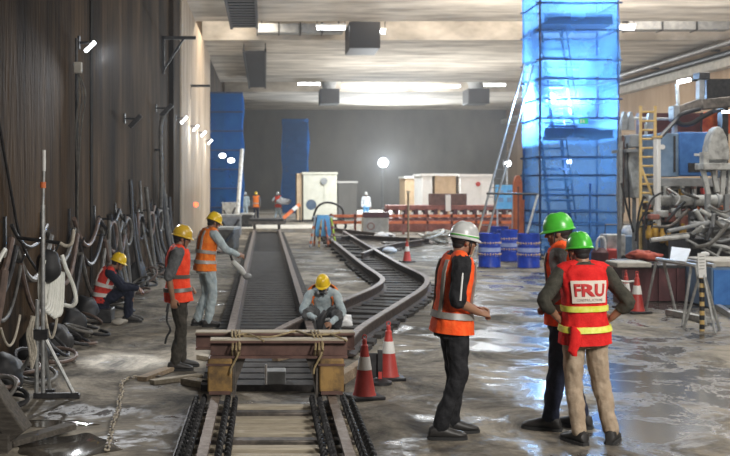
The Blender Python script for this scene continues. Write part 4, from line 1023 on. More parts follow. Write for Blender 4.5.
# yellow ladder cage
yl = thing('yellow_ladder', 'yellow steel ladder with side rails climbing to the machine deck', 'ladder', (PX(646,25),25,0))
for x in (640.5,655): part('side_rail', MB().bar((PX(x,25),25,.2),(PX(x,25),25,PZ(106,25)),.055,.055), M['yellow'], yl, True)
for i in range(15):
    y = 112+i*9; part('rung', MB().tube([(PX(640.5,25),25,PZ(y,25)),(PX(655,25),25,PZ(y,25))],.025,6), M['yellow'], yl, True)
part('brace', MB().bar((PX(640.5,25),25,PZ(166,25)),(PX(652,25),25,PZ(195,25)),.05,.05), M['yellow'], yl, True)
part('foot', MB().span((PX(638,25),24.8,0),(PX(658,25),25.2,.22)), M['black'], yl, True)
wp = thing('white_post', 'stout cream post between the yellow ladder and the grey-blue panel', 'post', (PX(657,24.8),24.8,0))
part('post', MB().span((PX(655.3,24.8),24.7,0),(PX(659.5,24.8),24.95,PZ(138,24.8))), M['whitep'], wp, True, bevel=.02); part('cap', MB().span((PX(654.8,24.8),24.65,PZ(138,24.8)),(PX(660,24.8),25.0,PZ(136,24.8))), M['yellow'], wp, True)
# grey hopper
hp = thing('hopper', 'tapering grey hopper between the blue tower and the yellow ladder', 'hopper', (PX(631,27.6),27.6,0))
c = PX(631,27.6)
part('funnel', MB().loft([[V((c+sx*w_,27.6+sy*.5,z)) for sx, sy in ((-1,-1),(1,-1),(1,1),(-1,1))] for z, w_ in ((PZ(198,27),.09),(PZ(182,27),.15),(PZ(166,27),.21),(PZ(150,27),.20))]), M['lgrey'], hp, True, bevel=.02)
part('rim', MB().span((c-.30,27.0,PZ(152,27)),(c+.32,28.2,PZ(149,27))), M['grey'], hp, True)
part('upper_box', MB().span((c-.16,27.2,PZ(147,27)),(c+.12,28.0,PZ(134,27))), M['grey'], hp, True, bevel=.03)
for x in (623,638): part('leg', MB().bar((PX(x,27),27.3,0),(PX(x+.5,27),27.3,PZ(150,27)),.08,.08), M['grey'], hp, True)
for x in (624,630,650): 
    q = part('spike', MB().loft([[V((PX(x,27.4)+sx*w_,27.4+sy*.08,z)) for sx, sy in ((-1,-1),(1,-1),(1,1),(-1,1))] for z, w_ in ((PZ(130,27.4),.09),(PZ(120,27.4),.08),(PZ(112,27.4),.03))]), M['grey'], hp, True)
# pointed grey segment cover
d = 23.5; sc_ = thing('reel_stand', 'grey pointed reel cover on splayed legs in front of the blue cabinet', 'reel', (PX(717,d),d,0))
c = PX(719,d); prof = [(-.24,PZ(160,d)),(-.23,PZ(148,d)),(-.17,PZ(136,d)),(-.09,PZ(129,d)),(0,PZ(126,d)),(.09,PZ(129,d)),(.17,PZ(136,d)),(.23,PZ(148,d)),(.24,PZ(160,d))]
part('hood', MB().prism([(c+x,d,z) for x, z in prof],(0,0,0),(0,.35,0)), M['lgrey'], sc_, True, bevel=.03)
part('belt', MB().span((c-.36,d-.08,PZ(170,d)),(c+.36,d+.42,PZ(163,d))), M['lgrey'], sc_, True, bevel=.02)
part('cheek', MB().span((c-.34,d-.02,PZ(163,d)),(c-.22,d+.2,PZ(152,d))), M['lgrey'], sc_, True)
for x0, x1, y0, y1 in ((-.3,-.18,170,196),(-.1,-.0,166,192),(.14,.1,166,195),(.3,.25,170,196)): part('strut', MB().bar((c+x0,d+.1,PZ(y0,d)),(c+x1,d+.1,PZ(y1,d)),.09,.09), M['lgrey'], sc_, True)
part('core', MB().tube([(c-.2,d+.18,PZ(158,d)),(c+.2,d+.18,PZ(158,d))],.14,16), M['grey'], sc_, True)
part('leg', MB().bar((c-.2,d+.1,PZ(194,d)),(c-.22,d+.1,0),.1,.1), M['grey'], sc_, True); part('leg', MB().bar((c+.2,d+.1,PZ(194,d)),(c+.22,d+.1,0),.1,.1), M['grey'], sc_, True)
# boom with mast and dark screen
d = 27; bm_ = thing('drill_boom', 'dark jointed boom with an upright mast above the blue cabinet', 'boom', (PX(700,d),d,0))
part('arm', MB().bar((PX(672,d),d,PZ(113,d)),(PX(702,d),d,PZ(103,d)),.22,.24), M['steel'], bm_, True, bevel=.03); part('arm', MB().bar((PX(700,d),d,PZ(105,d)),(PX(750,d),d,PZ(100,d)),.25,.26), M['steel'], bm_, True, bevel=.03)
part('mast', MB().span((PX(698,d),d-.1,PZ(105,d)),(PX(703.5,d),d+.15,PZ(75,d))), M['grey'], bm_, True, bevel=.02); part('mast_head', MB().span((PX(696,d),d-.2,PZ(80,d)),(PX(707,d),d+.2,PZ(73,d))), M['black'], bm_, True, bevel=.02)
part('screen', MB().span((PX(710,d),d+.2,PZ(98,d)),(PX(760,d),d+.35,PZ(78,d))), M['black'], bm_, True)
part('column', MB().span((PX(724,d),d+.1,0),(PX(730,d),d+.4,PZ(100,d))), M['black'], bm_, True)
part('clamp', MB().span((PX(671,d),d-.2,PZ(121,d)),(PX(677,d),d+.2,PZ(106,d))), M['grey'], bm_, True, bevel=.03)
part('hose_loop', MB().tube(spline([(PX(671,d),d-.2,PZ(119,d)),(PX(678,d),d-.25,PZ(125,d)),(PX(688,d),d-.25,PZ(124,d)),(PX(700,d),d-.2,PZ(117,d)),(PX(712,d),d-.2,PZ(111,d))],6),.06,8), M['dark'], bm_, True)
part('hose_loop', MB().tube(spline([(PX(660,25.5),25.5,PZ(140,d)),(PX(668,d),d-.5,PZ(122,d)),(PX(676,d),d-.4,PZ(115,d)),(PX(695,d),d-.3,PZ(110,d))],6),.05,8), M['dark'], bm_, True)
part('pedestal', MB().span((PX(673,d),d-.1,PZ(134,d)),(PX(676,d),d+.1,PZ(118,d))), M['grey'], bm_, True)
q = P(684,81.5,27); t = thing('floodlight', 'bright slanted lamp on a white post beside the boom mast', 'lamp', q)
part('tube', MB().bar((-.17,0,-.02),(.17,0,.05),.08,.09), M['lampw'], t, bevel=.03); part('post', MB().bar((-.14,.1,-.05),(-.10,.1,PZ(108,27)-q.z),.06,.08), M['lgrey'], t); part('arm', MB().bar((.15,.05,.03),(.40,.05,.03),.04,.04), M['black'], t)
lamp('machine_glow','POINT',q+V((0,-.7,-.2)),10,(.95,.98,1),.2)
q = P(726,112,25.5); t = thing('floodlight', 'lamp at the picture edge above the orange tarpaulin', 'lamp', q); part('tube', MB().bar((-.10,0,0),(.16,0,.02),.06,.06), M['lampw'], t, bevel=.03); part('bracket', MB().box((0,.3,.05),(.08,.7,.06)), M['black'], t)
# orange tarpaulin
mb = MB(); d = 28.0; vs = []; fs = []
for j in range(13):
    for i in range(17):
        x = PX(703,d)+(PX(750,d)-PX(703,d))*i/16; z = PZ(134,d)+(PZ(112,d)-PZ(134,d))*j/12; vs.append(V((x,d+.22*noise.noise(V((x*2.2,z*2.2,1))),z)))
for j in range(12):
    for i in range(16): k = j*17+i; fs.append((k,k+1,k+18,k+17))
o = thing('tarpaulin', 'crumpled orange-red tarpaulin behind the boom', 'tarpaulin', (PX(725,d),d,0))
s_ = part('sheet', mb.add(vs,fs), M['redorange'], o, True, smooth=80); s_.modifiers.new('th','SOLIDIFY').thickness = .03
for x in (705,745): part('pole', MB().tube([(PX(x,d),d+.2,0),(PX(x,d),d+.2,PZ(112,d))],.04,8), M['black'], o, True)
# pipe bundle at the picture edge
pr_ = thing('pipe_rack', 'tangle of grey pipes on a black base beneath the pointed reel cover', 'pipes', (PX(715,22.6),23,0))
for i, (x0,y0,x1,y1,r,m) in enumerate(((690,223,745,228,.06,'grey'),(700,230,745,218,.10,'grey'),(706,236,745,226,.11,'greyhose'),(695,210,712,236,.07,'lgrey'),(700,210,720,222,.06,'lgrey'),(708,206,735,222,.06,'lgrey'),(688,228,745,241,.07,'greyhose'),(692,250,693,222,.09,'grey'),(714,250,715,226,.09,'grey'),(726,255,727,222,.08,'black'),(703,254,703.5,232,.07,'greyhose'))):
    dd = 22+.17*i
    part('pipe', MB().tube([(PX(x0,dd),dd,PZ(y0,dd)),(PX(x1,dd),dd,PZ(y1,dd))],r*.8,10), M[m], pr_, True)
for i in range(22):
    x = rc_.uniform(686,728); y = rc_.uniform(206,250); dd = rc_.uniform(21.6,22.3); a_ = V((PX(x,dd),dd,PZ(y,dd))); b_ = a_+V((rc_.uniform(-.9,.9),rc_.uniform(-.3,.2),rc_.uniform(-.5,.15))); b_.z = max(b_.z,.5)
    part('pipe' if i % 3 else 'hose', MB().tube(spline([a_,a_.lerp(b_,.5)+V((0,0,0 if i % 3 else -.15)),b_],4),rc_.uniform(.02,.05),8), M[rc_.choice(('grey','steel','galv','black','greyhose','lgrey'))], pr_, True)
part('base', MB().span((PX(686,22.6),22.4,0),(PX(760,22.6),23.6,1.05)), M['black'], pr_, True); part('upright', MB().span((PX(690,22.6),22.5,1.05),(PX(693,22.6),22.7,1.6)), M['black'], pr_, True)
# hoses between deck and floor
for i, pts in enumerate((((663,192),(652,199),(646,214),(643,236)),((620,183),(626,210),(632,232)),((641,196),(636,212),(633,236)),((690,212),(684,224),(692,236),(704,228)),((700,209),(708,221),(716,231),(728,228)),((640,207),(632,222),(628,240)))):
    part('hydraulic_hose', MB().tube(spline([(PX(x,24.2),24.2-.1*i,PZ(y,24.2)) for x, y in pts],6),.024,8), M['dark' if i in (0,1,2,5) else 'lgrey'], tm, True)
# generator and tank by the tower
X = G(616,262); t = thing('generator', 'grey boxed generator with a dark side next to the blue tower', 'generator', X, .1)
part('housing', MB().box((-.1,0,.48),(.55,.5,.6)), M['lgrey'], t, bevel=.03); part('engine', MB().box((.3,.05,.46),(.3,.45,.55)), M['slateb'], t, bevel=.03); part('skid', MB().box((.05,0,.08),(.95,.55,.16)), M['black'], t)
part('handle', MB().tube([(-.4,-.2,.8),(-.4,-.2,1.05),(.5,-.2,1.05),(.5,-.2,.75)],.02,6), M['black'], t)
X = G(634,257); t = thing('water_tank', 'rounded pale grey tank behind the generator', 'tank', X)
part('vessel', MB().lathe([(.34,.2),(.40,.28),(.40,.72),(.34,.88),(.2,.97),(.08,1.0)],22), M['lgrey'], t); part('stand', MB().lathe([(.34,0),(.34,.22)],16), M['black'], t); part('lid', MB().lathe([(.1,.98),(.1,1.04)],12), M['grey'], t); part('side_post', MB().box((.42,-.2,.55),(.09,.09,1.1)), M['lgrey'], t)
X = G(600,263); t = thing('red_pump', 'dark red pump with a pipe bow beside the lettered-vest man', 'pump', X)
part('casing', MB().lathe([(.2,0),(.24,.1),(.24,.3),(.14,.42)],18), M['maroon'], t); part('pipe_bow', MB().tube(spline([(-.12,-.1,.3),(-.1,-.1,.62),(0,-.1,.72),(.1,-.1,.62),(.12,-.1,.3)],6),.035,8), M['white'], t); part('motor', MB().box((.32,0,.2),(.3,.3,.38)), M['cone'], t, bevel=.04)
# slabs, crumpled red bag and trestle table
t = thing('stone_bench', 'pale slab on a dark block in front of the generator', 'slab', G(628,303.5))
part('slab', MB().box((0,0,.72),(.62,.7,.09)), M['conc'], t, bevel=.02); part('block', MB().box((.05,.1,.34),(.42,.5,.68)), M['maroon'], t)
d = 20.2; t = thing('skip', 'dark maroon steel skip behind the trestle table', 'skip', (PX(684,d),d,0))
part('side', MB().span((PX(641,d),d,.02),(PX(712,d),d+.08,PZ(266,d))), M['maroon'], t, True); part('body', MB().span((PX(641,d)+.02,d+.08,.02),(PX(712,d)-.02,d+1.7,PZ(268,d))), M['maroon'], t, True); part('rim', MB().span((PX(640,d),d-.04,PZ(268,d)),(PX(713,d),d+1.75,PZ(265,d))), M['black'], t, True)
for x in (658,676,694): part('rib', MB().span((PX(x,d),d-.04,.02),(PX(x+2,d),d,PZ(267,d))), M['maroon'], t, True)
mb = MB().ell((0,0,0),(.32,.22,.10),None,30,20); mb.v = [V((p.x,p.y,p.z))*(1+.5*noise.noise(p*6)+.3*noise.noise(p*17)) for p in mb.v]
zb = PZ(265,20.2); mn = min(p.z for p in mb.v); mb.v = [p+V((PX(652,20.6),20.9,zb-mn)) for p in mb.v]; solo('canvas_bag', mb, M['redcloth'], 'crumpled red-orange bag lying on the skip rim', 'bag', smooth=80)
d = 19.0; t = thing('trestle_table', 'trestle table of bare pipes in front of the maroon skip', 'table', (PX(672,d),18,0))
TP = [(PX(657,d),d,PZ(259,d)),(PX(697,17),17,PZ(266,17))]
part('top_pipe', MB().tube([TP[0],TP[1]],.035,8), M['galv'], t, True); part('top_pipe', MB().tube([(TP[0][0]+.35,d+.2,TP[0][2]-.01),(TP[1][0]+.35,17.2,TP[1][2]-.01)],.035,8), M['galv'], t, True)
for x0,y0,d0,x1,y1 in ((656,262,18.9,646,309.5),(664,262,18.7,675.5,311),(691,267,17.2,682.5,326.5),(696,268,17.2,706,326)):
    b0 = G(x1,y1); part('leg', MB().tube([(PX(x0,d0),d0,PZ(y0,d0)),b0],.024,8), M['galv'], t, True)
d = 18.0; vs = [(PX(663,18.6),18.3,PZ(260.5,18.6)),(PX(681,17.6),17.4,PZ(262.5,17.6)),(PX(693,18.2),18.3,PZ(251,18.2)),(PX(676,19),19.2,PZ(249,19))]
mb = MB(); v0 = [V(q) for q in vs]; mb.loft([v0,[q+V((0,0,.03)) for q in v0]]); solo('drawing_board', mb, M['whitep'], 'tilted white board on the trestle table', 'board', smooth=0)
mb = MB().bar((PX(659,18.6),18.2,.05),(PX(700,17.4),17.1,.05),.09,.09); solo('floor_pipe', mb, M['galv'], 'thick pale pipe on the floor under the trestle table', 'pipe')
X = G(702,331); t = thing('barrier_post', 'tripod post wrapped in yellow and black tape carrying a white notice', 'post', X)
zc = 1.16; pst = part('post', MB().tube([(0,0,0),(0,0,1.10)],.035,10), M['yellow'], t)
for i in range(8): part('black_band', MB().lathe([(.038,.03+i*.135),(.038,.10+i*.135)],12,cap=False), M['black'], pst)
for a, m in ((.25,'galv'),(2.2,'galv'),(-1.3,'galv')): part('leg', MB().tube([(0,0,.95),(.30*math.cos(a),.30*math.sin(a),0)],.022,8), M[m], t)
nt_ = part('notice', MB().box((-.02,-.05,.97),(.115,.012,.36),ry=R(-3)), M['white'], t)
for i in range(5): part('text_line', MB().box((-.025,-.058,1.10-i*.045),(.075,.004,.010),ry=R(-3)), M['refl'], nt_)
part('rag', MB().ell((.05,.02,1.13),(.07,.05,.04),None,12,8), M['bag'], t)
d = 19.0; t = thing('blue_skip', 'blue steel box at the picture edge beside the taped post', 'box', (PX(728,d),d,0))
part('body', MB().span((PX(711.5,d),d,.02),(PX(760,d),d+1.2,PZ(267,d))), M['slateb'], t, True, bevel=.02); part('lid', MB().span((PX(713,d),d-.02,PZ(267,d)),(PX(762,d),d+1.22,PZ(261,d))), M['conc'], t, True, bevel=.02); part('face', MB().span((PX(713,d),d-.03,.08),(PX(759,d),d,PZ(270,d))), M['bluep'], t, True)
solo('floor_pipe', MB().bar(G(712,306)+V((0,0,.05)),G(745,326)+V((0,0,.05)),.09,.09), M['galv'], 'pale pipe on the floor in front of the blue box', 'pipe')
solo('warning_tape', MB().tube(sag(P(606,273,18.6),P(634,281,18.45),.06),.018,6), M['white'], 'white tape strung to the red cone by the trestle table', 'tape')
# ---------------------------------------------------------------- dark wall: lamps, brackets, cables
def wy(px): return (WL)*F/(px-VX)          # distance of a point on the dark wall seen at px
def wall_lamp(px, py, dy, lit, lab, out=.45, sz=1.0, pole=None):
    d = wy(px-2 if px < 150 else px-1.5); q = P(px,py,d); z = q.z
    t = thing('wall_lamp', lab, 'lamp', (WL,d,z), 0, 'floodlights on the dark wall')
    part('arm', MB().tube([(0,0,.05),(out,0,.05)],.022,6), M['black'], t); part('wall_plate', MB().box((.015,0,.05),(.03,.14,.2)), M['black'], t)
    part('housing', MB().bar((out-.12*sz,.03,-.14*sz),(out+.14*sz,.03,.13*sz),.14*sz,.10*sz), M['black'], t, bevel=.015)
    if lit: part('lens', MB().bar((out-.09*sz,-.045*sz,-.15*sz),(out+.16*sz,-.045*sz,.10*sz),.05*sz,.085*sz), M['lampw'], t, bevel=.01)
    return t, V((WL+out,d,z))
t, q = wall_lamp(80,46,0,True,'bright slanted lamp at the top of a thin pole on the dark wall',.17,.62)
lamp('wall_wash','SPOT',q+V((.2,-.15,-.1)),800,(.95,.97,1),.05,aim=(2.2,9.6,0),spot=95,blend=.8)
lamp('wall_beam','SPOT',q+V((.2,-.15,-.15)),2000,(.92,.96,1),.05,aim=G(122,361),spot=13,blend=.8)
wall_lamp(126,121,0,False,'unlit black floodlight on the dark wall',.22,.9)
wall_lamp(157,110,0,False,'unlit black floodlight on a tilted arm above the hanging grey hose',.28,1.15)
for i, (px, py) in enumerate(((177,119.5),(190,127.5),(198.5,133.5),(206,141.5))):
    t, q = wall_lamp(px,py,0,True,['lit lamp on the dark wall, first of the far row','lit lamp on the dark wall, second of the far row','lit lamp on the dark wall, third of the far row','lit lamp on the pale stretch of wall, last of the far row'][i],.25,.8)
    lamp('wall_glow','POINT',q+V((.35,-.4,-.25)),60,(.9,.96,1),.12)
# pole of the first lamp with junction box and cable
d = wy(71); t = thing('cable_riser', 'thin pole with a junction box and loose wires below the first lit lamp', 'pole', (WL+.08,d,0))
part('pole', MB().tube([(0,0,0),(0,0,PZ(38,d))],.022,8), M['black'], t); part('junction_box', MB().box((.03,-.03,PZ(68,d)),(.12,.10,.17)), M['conc'], t, bevel=.015)
for i in range(3): part('wire', MB().tube(spline([(.03,-.05,PZ(72,d)),(.05+.05*i,-.08,PZ(95,d)),(.0+.04*i,-.06,PZ(130,d)),(.03,-.05,PZ(190,d)),(.02*i,-.05,1.0)],6),.012,6), M['greyhose'], t)
# triangular bracket
d = 31.0; t = thing('wall_bracket', 'black triangular steel bracket high on the dark wall', 'bracket', (WL,d,PZ(38,d)))
z0 = PZ(73,d)-PZ(37,d); part('top_bar', MB().span((0,-.04,-.04),(.95,.04,.05)), M['black'], t); part('upright', MB().span((0,-.04,z0),(.07,.04,.05)), M['black'], t); part('diagonal', MB().bar((.04,0,z0+.12),(.62,0,0),.06,.06), M['black'], t)
d = 42; t = thing('wall_bracket', 'small black bracket high on the pale stretch of wall', 'bracket', (WL,d,PZ(86,d))); part('top_bar', MB().span((0,-.04,-.04),(.8,.04,.05)), M['black'], t); part('upright', MB().span((0,-.04,-.5),(.07,.04,.05)), M['black'], t)
# hanging grey hose from the unlit lamp
d = wy(155); t = thing('hanging_hose', 'thick grey hose hanging down the wall from the tilted unlit lamp', 'hose', (WL+.12,d,0))
part('hose', MB().tube(spline([(.1,0,PZ(116,d)),(.03,0,PZ(130,d)),(.05,0,PZ(180,d)),(.02,0,PZ(230,d)),(.12,-.05,.05)],8),.055,8), M['greyhose'], t); part('clip', MB().box((-.05,0,PZ(150,d)),(.14,.1,.06)), M['black'], t)
# festoons of cable along the wall
rnd = random.Random(11)
def cable(p, q, drop, r, m, lab, g): solo('cable', MB().tube(sag(p,q,drop),r,7), M[m], lab, 'cable', g)
ks = [8.8,10.6,12.2,14.2,16.2,18.6,21.2,24.5,28,32]
for i in range(len(ks)-1):
    near = i < 3
    for j in range(3 if i < 6 else 2):
        z = 1.65-.22*j+rnd.uniform(-.08,.08); x = WL+.09+.05*j
        cable((x,ks[i],z),(x,ks[i+1],z+rnd.uniform(-.08,.08)),rnd.uniform(.25,.55)+.1*j,rnd.choice((.022,.03,.038)) if near else .035,['greyhose','redhose','black'][(i+j)%3],'cable sagging between hooks low on the dark wall','cables looped along the dark wall')
for y in ks:
    t = thing('cable_hook', 'black hook carrying looped cables on the dark wall', 'hook', (WL,y,1.30), 0, 'cable hooks on the dark wall'); part('plate', MB().box((.015,0,.2),(.03,.06,.6)), M['black'], t); part('arm', MB().tube([(0,0,.0),(.2,0,0),(.24,0,.08)],.016,6), M['black'], t)
# reddish loops nearest the viewer
for i, (y, z, dr, r) in enumerate(((9.7,1.35,.75,.04),(9.9,1.25,.95,.035),(10.15,1.2,.6,.045),(9.5,1.1,.8,.03))):
    solo('hose_loop', MB().tube(sag((WL+.18,y,z),(WL+.22+.05*i,y+.75,z+.1),dr),r,8), M['redhose' if i%2 == 0 else 'greyhose'], 'brownish hose loop hanging beside the tripod stand', 'hose', 'brown hose loops by the tripod stand')
solo('wall_cable', MB().tube(spline([(WL+.03,wy(2)-.3,PZ(120,12)),(WL+.03,wy(8),PZ(190,12)),(WL+.04,wy(16),PZ(236,12.5)),(WL+.05,wy(26),PZ(262,13)),(WL+.1,wy(40),PZ(285,14))],8),.018,6), M['black'], 'thin black cable drooping down the dark wall at the picture edge', 'cable')
# bundle of white hoses on a hook
t = thing('cable_hook', 'pale curved hook above the bundle of white hoses', 'hook', P(68,243,11.4), 0)
c = P(68,243,11.4); part('hook', MB().tube(spline([(-.08,0,.0),(-.02,0,-.03),(.04,0,.0),(.06,0,.14)],6),.018,8), M['paler'], t); part('arm', MB().tube([(-.08,0,0),(-.55,.1,.05)],.02,6), M['black'], t)
for i in range(7):
    x0 = 40+i*2.2; dd = 11.15+.05*i; pts = [P(x0+2,258+2*i,dd),P(x0-.5+i*.2,285,dd),P(x0+1+i*.5,305+1.2*i,dd),P(x0+5+i*.4,317-abs(i-4)*2.0,dd),P(x0+9,300,dd+.12),P(x0+10,272,dd+.2)]
    solo('white_hose', MB().tube(spline(pts,7),.021,8), M['hose'], 'white hose in the looped bundle hanging beside the tripod stand', 'hose', 'white hose bundle on the dark wall')
solo('white_hose', MB().tube(spline([P(62,255,11.6),P(66,268,11.6),P(73,285,11.7),P(76,300,11.7),P(72,306,11.7),P(64,305,11.7)],7),.022,8), M['hose'], 'single white hose curling away from the bundle', 'hose')
solo('white_hose', MB().tube(spline([P(-2,262,9.6),P(2,254,9.7),P(5,250,9.8),P(4,256,9.9)],6),.02,8), M['hose'], 'short white hose end at the picture edge on the dark wall', 'hose')
X = P(49,266,11.3); mb = MB().ell((0,0,0),(.13,.12,.17),None,18,12); mb.v = [p*(1+.2*noise.noise(p*9))+X for p in mb.v]; solo('black_bag', mb, M['dark'], 'black bag hanging on the tripod stand', 'bag', smooth=80)
# tripod stand
X = G(43,398); t = thing('tripod_stand', 'tall thin tripod stand of pipes beside the dark wall', 'stand', X)
d = X.y; part('mast', MB().tube([(0,0,.02),(0,0,PZ(205,d))],.022,8), M['galv'], t); part('upper_rod', MB().tube([(0,0,PZ(206,d)),(0.01,0,PZ(170,d))],.014,8), M['galv'], t)
part('white_tip', MB().tube([(.01,0,PZ(171,d)),(.01,0,PZ(150,d))],.018,8), M['white'], t); part('collar', MB().lathe([(.03,PZ(188,d)),(.03,PZ(182,d))],12), M['orange'], t)
for px, py in ((9,394),(75,398),(50,393)):
    g_ = G(px,py)-X; l_ = part('leg', MB().tube([(0,0,PZ(334,d)),(g_.x,g_.y,.02)],.02,8), M['galv'], t); part('foot', MB().box((g_.x,g_.y,.02),(.10,.07,.04)), M['black'], l_)
part('second_mast', MB().tube([(-.07,.02,.02),(-.06,.02,PZ(300,d))],.022,8), M['galv'], t); part('base_bar', MB().bar((-.09,-.03,.03),(.36,.0,.03),.04,.05), M['black'], t)
part('clamp', MB().box((-.02,0,PZ(334,d)),(.14,.08,.10)), M['black'], t)
t = thing('frayed_rope', 'pale frayed rope bunched on the tripod stand', 'rope', X+V((-.1,-.03,0))); 
for i in range(5):
    part('strand', MB().tube(spline([(.02*math.sin(i),.01*i,PZ(316,d)),(-.03+.025*math.sin(i*2),.0,PZ(332,d)),(.03*math.cos(i*1.7),.02,PZ(350,d)),(-.01+.02*math.sin(i*3),0,PZ(368,d)+.03*i)],5),.016,6), M['paler'], t)
solo('cord_loop', MB().tube(sag(P(45,310,11.2),P(57,318,11.2),.24),.014,6), M['paler'], 'thin pale cord loop hanging below the white hoses', 'cord')
solo('cord_loop', MB().tube(sag(P(1,328,9.9),P(20,315,10.4),.22),.012,6), M['paler'], 'thin pale cord loop hanging at the picture edge', 'cord')
# tubes and rolled hoses leaning on the wall farther on
for i in range(16):
    y = 18.9+i*.85+rnd.uniform(-.2,.2); h = rnd.uniform(1.2,2.3); r = rnd.uniform(.025,.06)
    solo('leaning_tube', MB().tube(spline([(WL+.4+rnd.uniform(-.1,.15),y-.1,r*.6),(WL+.24,y,h*.5),(WL+.1+r,y+rnd.uniform(-.3,.3),h)],5),r,8), M[rnd.choice(('greyhose','black','black','redhose','greyhose'))], 'tube leaning on the dark wall beyond the sitting worker', 'tube', 'tubes leaning on the dark wall')
for i in range(6):
    y = 19.5+i*2.2; t = thing('hose_coil', 'coil of hose hung on the dark wall beyond the sitting worker', 'hose', (WL+.14,y,.85), 0, 'hose coils on the dark wall')
    for k in range(3): part('turn', MB().torus((.03*k,0,.38),.30-.02*k,.035,Matrix.Rotation(R(90),4,'Y')@Matrix.Rotation(R(8*k-8),4,'X'),24,8), M[('greyhose','black','redhose')[(i+k)%3]], t)
    part('peg', MB().tube([(-.15,0,.70),(.12,0,.70)],.02,6), M['black'], t)
for i, (px, py, r, lab) in enumerate(((86,337,(.17,.12,.09),'pale lump of concrete on the floor at the dark wall'),(72,333,(.11,.10,.07),'smaller concrete lump tucked behind the pale one'),(120,325,(.10,.08,.05),'rubble lump by the sitting worker’s feet'))):
    mb = MB().ell((0,0,0),r,None,16,10); mb.v = [p*(1+.55*noise.noise(p*13+V((i*5,0,0)))) for p in mb.v]; mn = min(p.z for p in mb.v); g_ = G(px,py); g_.x = max(g_.x, WL+r[0]*1.35); mb.v = [p+g_+V((0,0,-mn)) for p in mb.v]; solo('concrete_lump', mb, M['conc'], lab, 'rubble', smooth=50)

# black coils and bags heaped at the foot of the dark wall
for i, y in enumerate((10.6,11.9,13.2,14.6,15.7,18.7,20.2,21.8,23.5,25.5)):
    t = thing('hose_coil', 'black hose coil heaped at the foot of the dark wall', 'hose', (WL+.36,y,0), i*.7, 'black coils at the foot of the dark wall')
    for k in range(4): part('turn', MB().torus((.06*math.sin(k*2+i),.08*math.cos(k*2+i),.06+.06*k),.23-.03*math.sin(k*3+i)-.02*k,.022,Matrix.Rotation(R(4+14*k*abs(math.sin(k+i))),4,'X')@Matrix.Rotation(R(12*math.sin(k*2.3+i)),4,'Y'),26,7), M[('dark','black','greyhose','redhose')[(k+i) % 4]], t)
for i, (y, h) in enumerate(((11.2,.42),(12.6,.5),(14.0,.38),(15.2,.46),(16.2,.5),(19.4,.5),(22.6,.55))):
    mb = MB().ell((0,0,0),(.17,.26,h/2),None,22,14); mb.v = [p*(1+.35*noise.noise(p*6+V((i*3,0,0)))) for p in mb.v]; mn = min(p.z for p in mb.v); mb.v = [p+V((WL+.26,y,-mn)) for p in mb.v]
    solo('black_bag', mb, M['dark'], 'dark bag of scrap slumped at the foot of the dark wall', 'bag', 'dark bags at the foot of the dark wall', smooth=80)
# ---------------------------------------------------------------- workers
def cloth(name, c, c2, rough=.85, sc=14): return mat(name, c, c2, sc, rough, bump=.25, bscale=60, spec=.2)
K = dict(skin=mat('skin', (.25,.125,.075), (.31,.165,.10), 8, .5), eye=mat('eye', (.05,.04,.035), rough=.2), hair=mat('hair', (.012,.011,.011), rough=.7),
 dark=M['dark'], grey=M['grey'], band=M['refl'], shoe=mat('black_shoe', (.016,.015,.015), (.035,.032,.03), 10, .5), sole=mat('sole', (.02,.02,.02), rough=.8),
 patch=mat('patch', (.62,.54,.46), (.70,.62,.54), 6, .8), letter=mat('red_letter', (.48,.03,.03), rough=.8), greyletter=mat('grey_letter', (.20,.16,.15), rough=.8))
def kit(**k): q = dict(K); q.update(k); return q
black_c = cloth('black_cloth', (.012,.012,.014), (.028,.028,.031)); navy = cloth('navy_cloth', (.010,.013,.028), (.02,.024,.045))
khaki = cloth('khaki_cloth', (.33,.25,.175), (.43,.34,.25)); olive = cloth('olive_cloth', (.035,.034,.026), (.062,.058,.045))
pants_b = cloth('dark_brown_cloth', (.035,.032,.026), (.065,.058,.048)); greyc = cloth('grey_cloth', (.13,.135,.14), (.20,.205,.21)); denim = cloth('pale_blue_cloth', (.34,.42,.46), (.52,.60,.62)); 
charcoal = cloth('charcoal_cloth', (.085,.088,.092), (.14,.143,.148)); greywork = cloth('grey_green_cloth', (.20,.225,.225), (.33,.36,.355))
orange = cloth('orange_vest', (.92,.085,.014), (1.0,.145,.03)); redor = cloth('red_orange_vest', (.85,.055,.02), (.96,.095,.04)); red = cloth('red_vest', (.55,.012,.012), (.70,.025,.022)); orange2 = cloth('bright_orange_vest', (.95,.19,.02), (1.0,.29,.04)); red2=cloth('sitting_vest', (.55,.035,.025), (.68,.06,.04))
helm = lambda n, c: mat(n, c, tuple(min(1,x*1.25+.01) for x in c), 5, .3)
hg = helm('green_helmet', (.055,.40,.03)); hy = helm('yellow_helmet', (.74,.50,.01)); hyd = helm('dull_yellow_helmet', (.52,.33,.02)); hw = helm('white_helmet', (.40,.41,.405))
yel = mat('lime_band', (.66,.66,.06), (.80,.80,.20), 20, .4); silver = mat('silver_band', (.42,.40,.37), (.55,.53,.49), 12, .35); darkband = mat('dark_band', (.10,.09,.075), (.17,.155,.13), 12, .4); whiteband = mat('white_band', (.60,.58,.55), (.74,.72,.70), 12, .4)
def at(px, py, d=None): q = G(px,py); return (q.x,q.y,0)

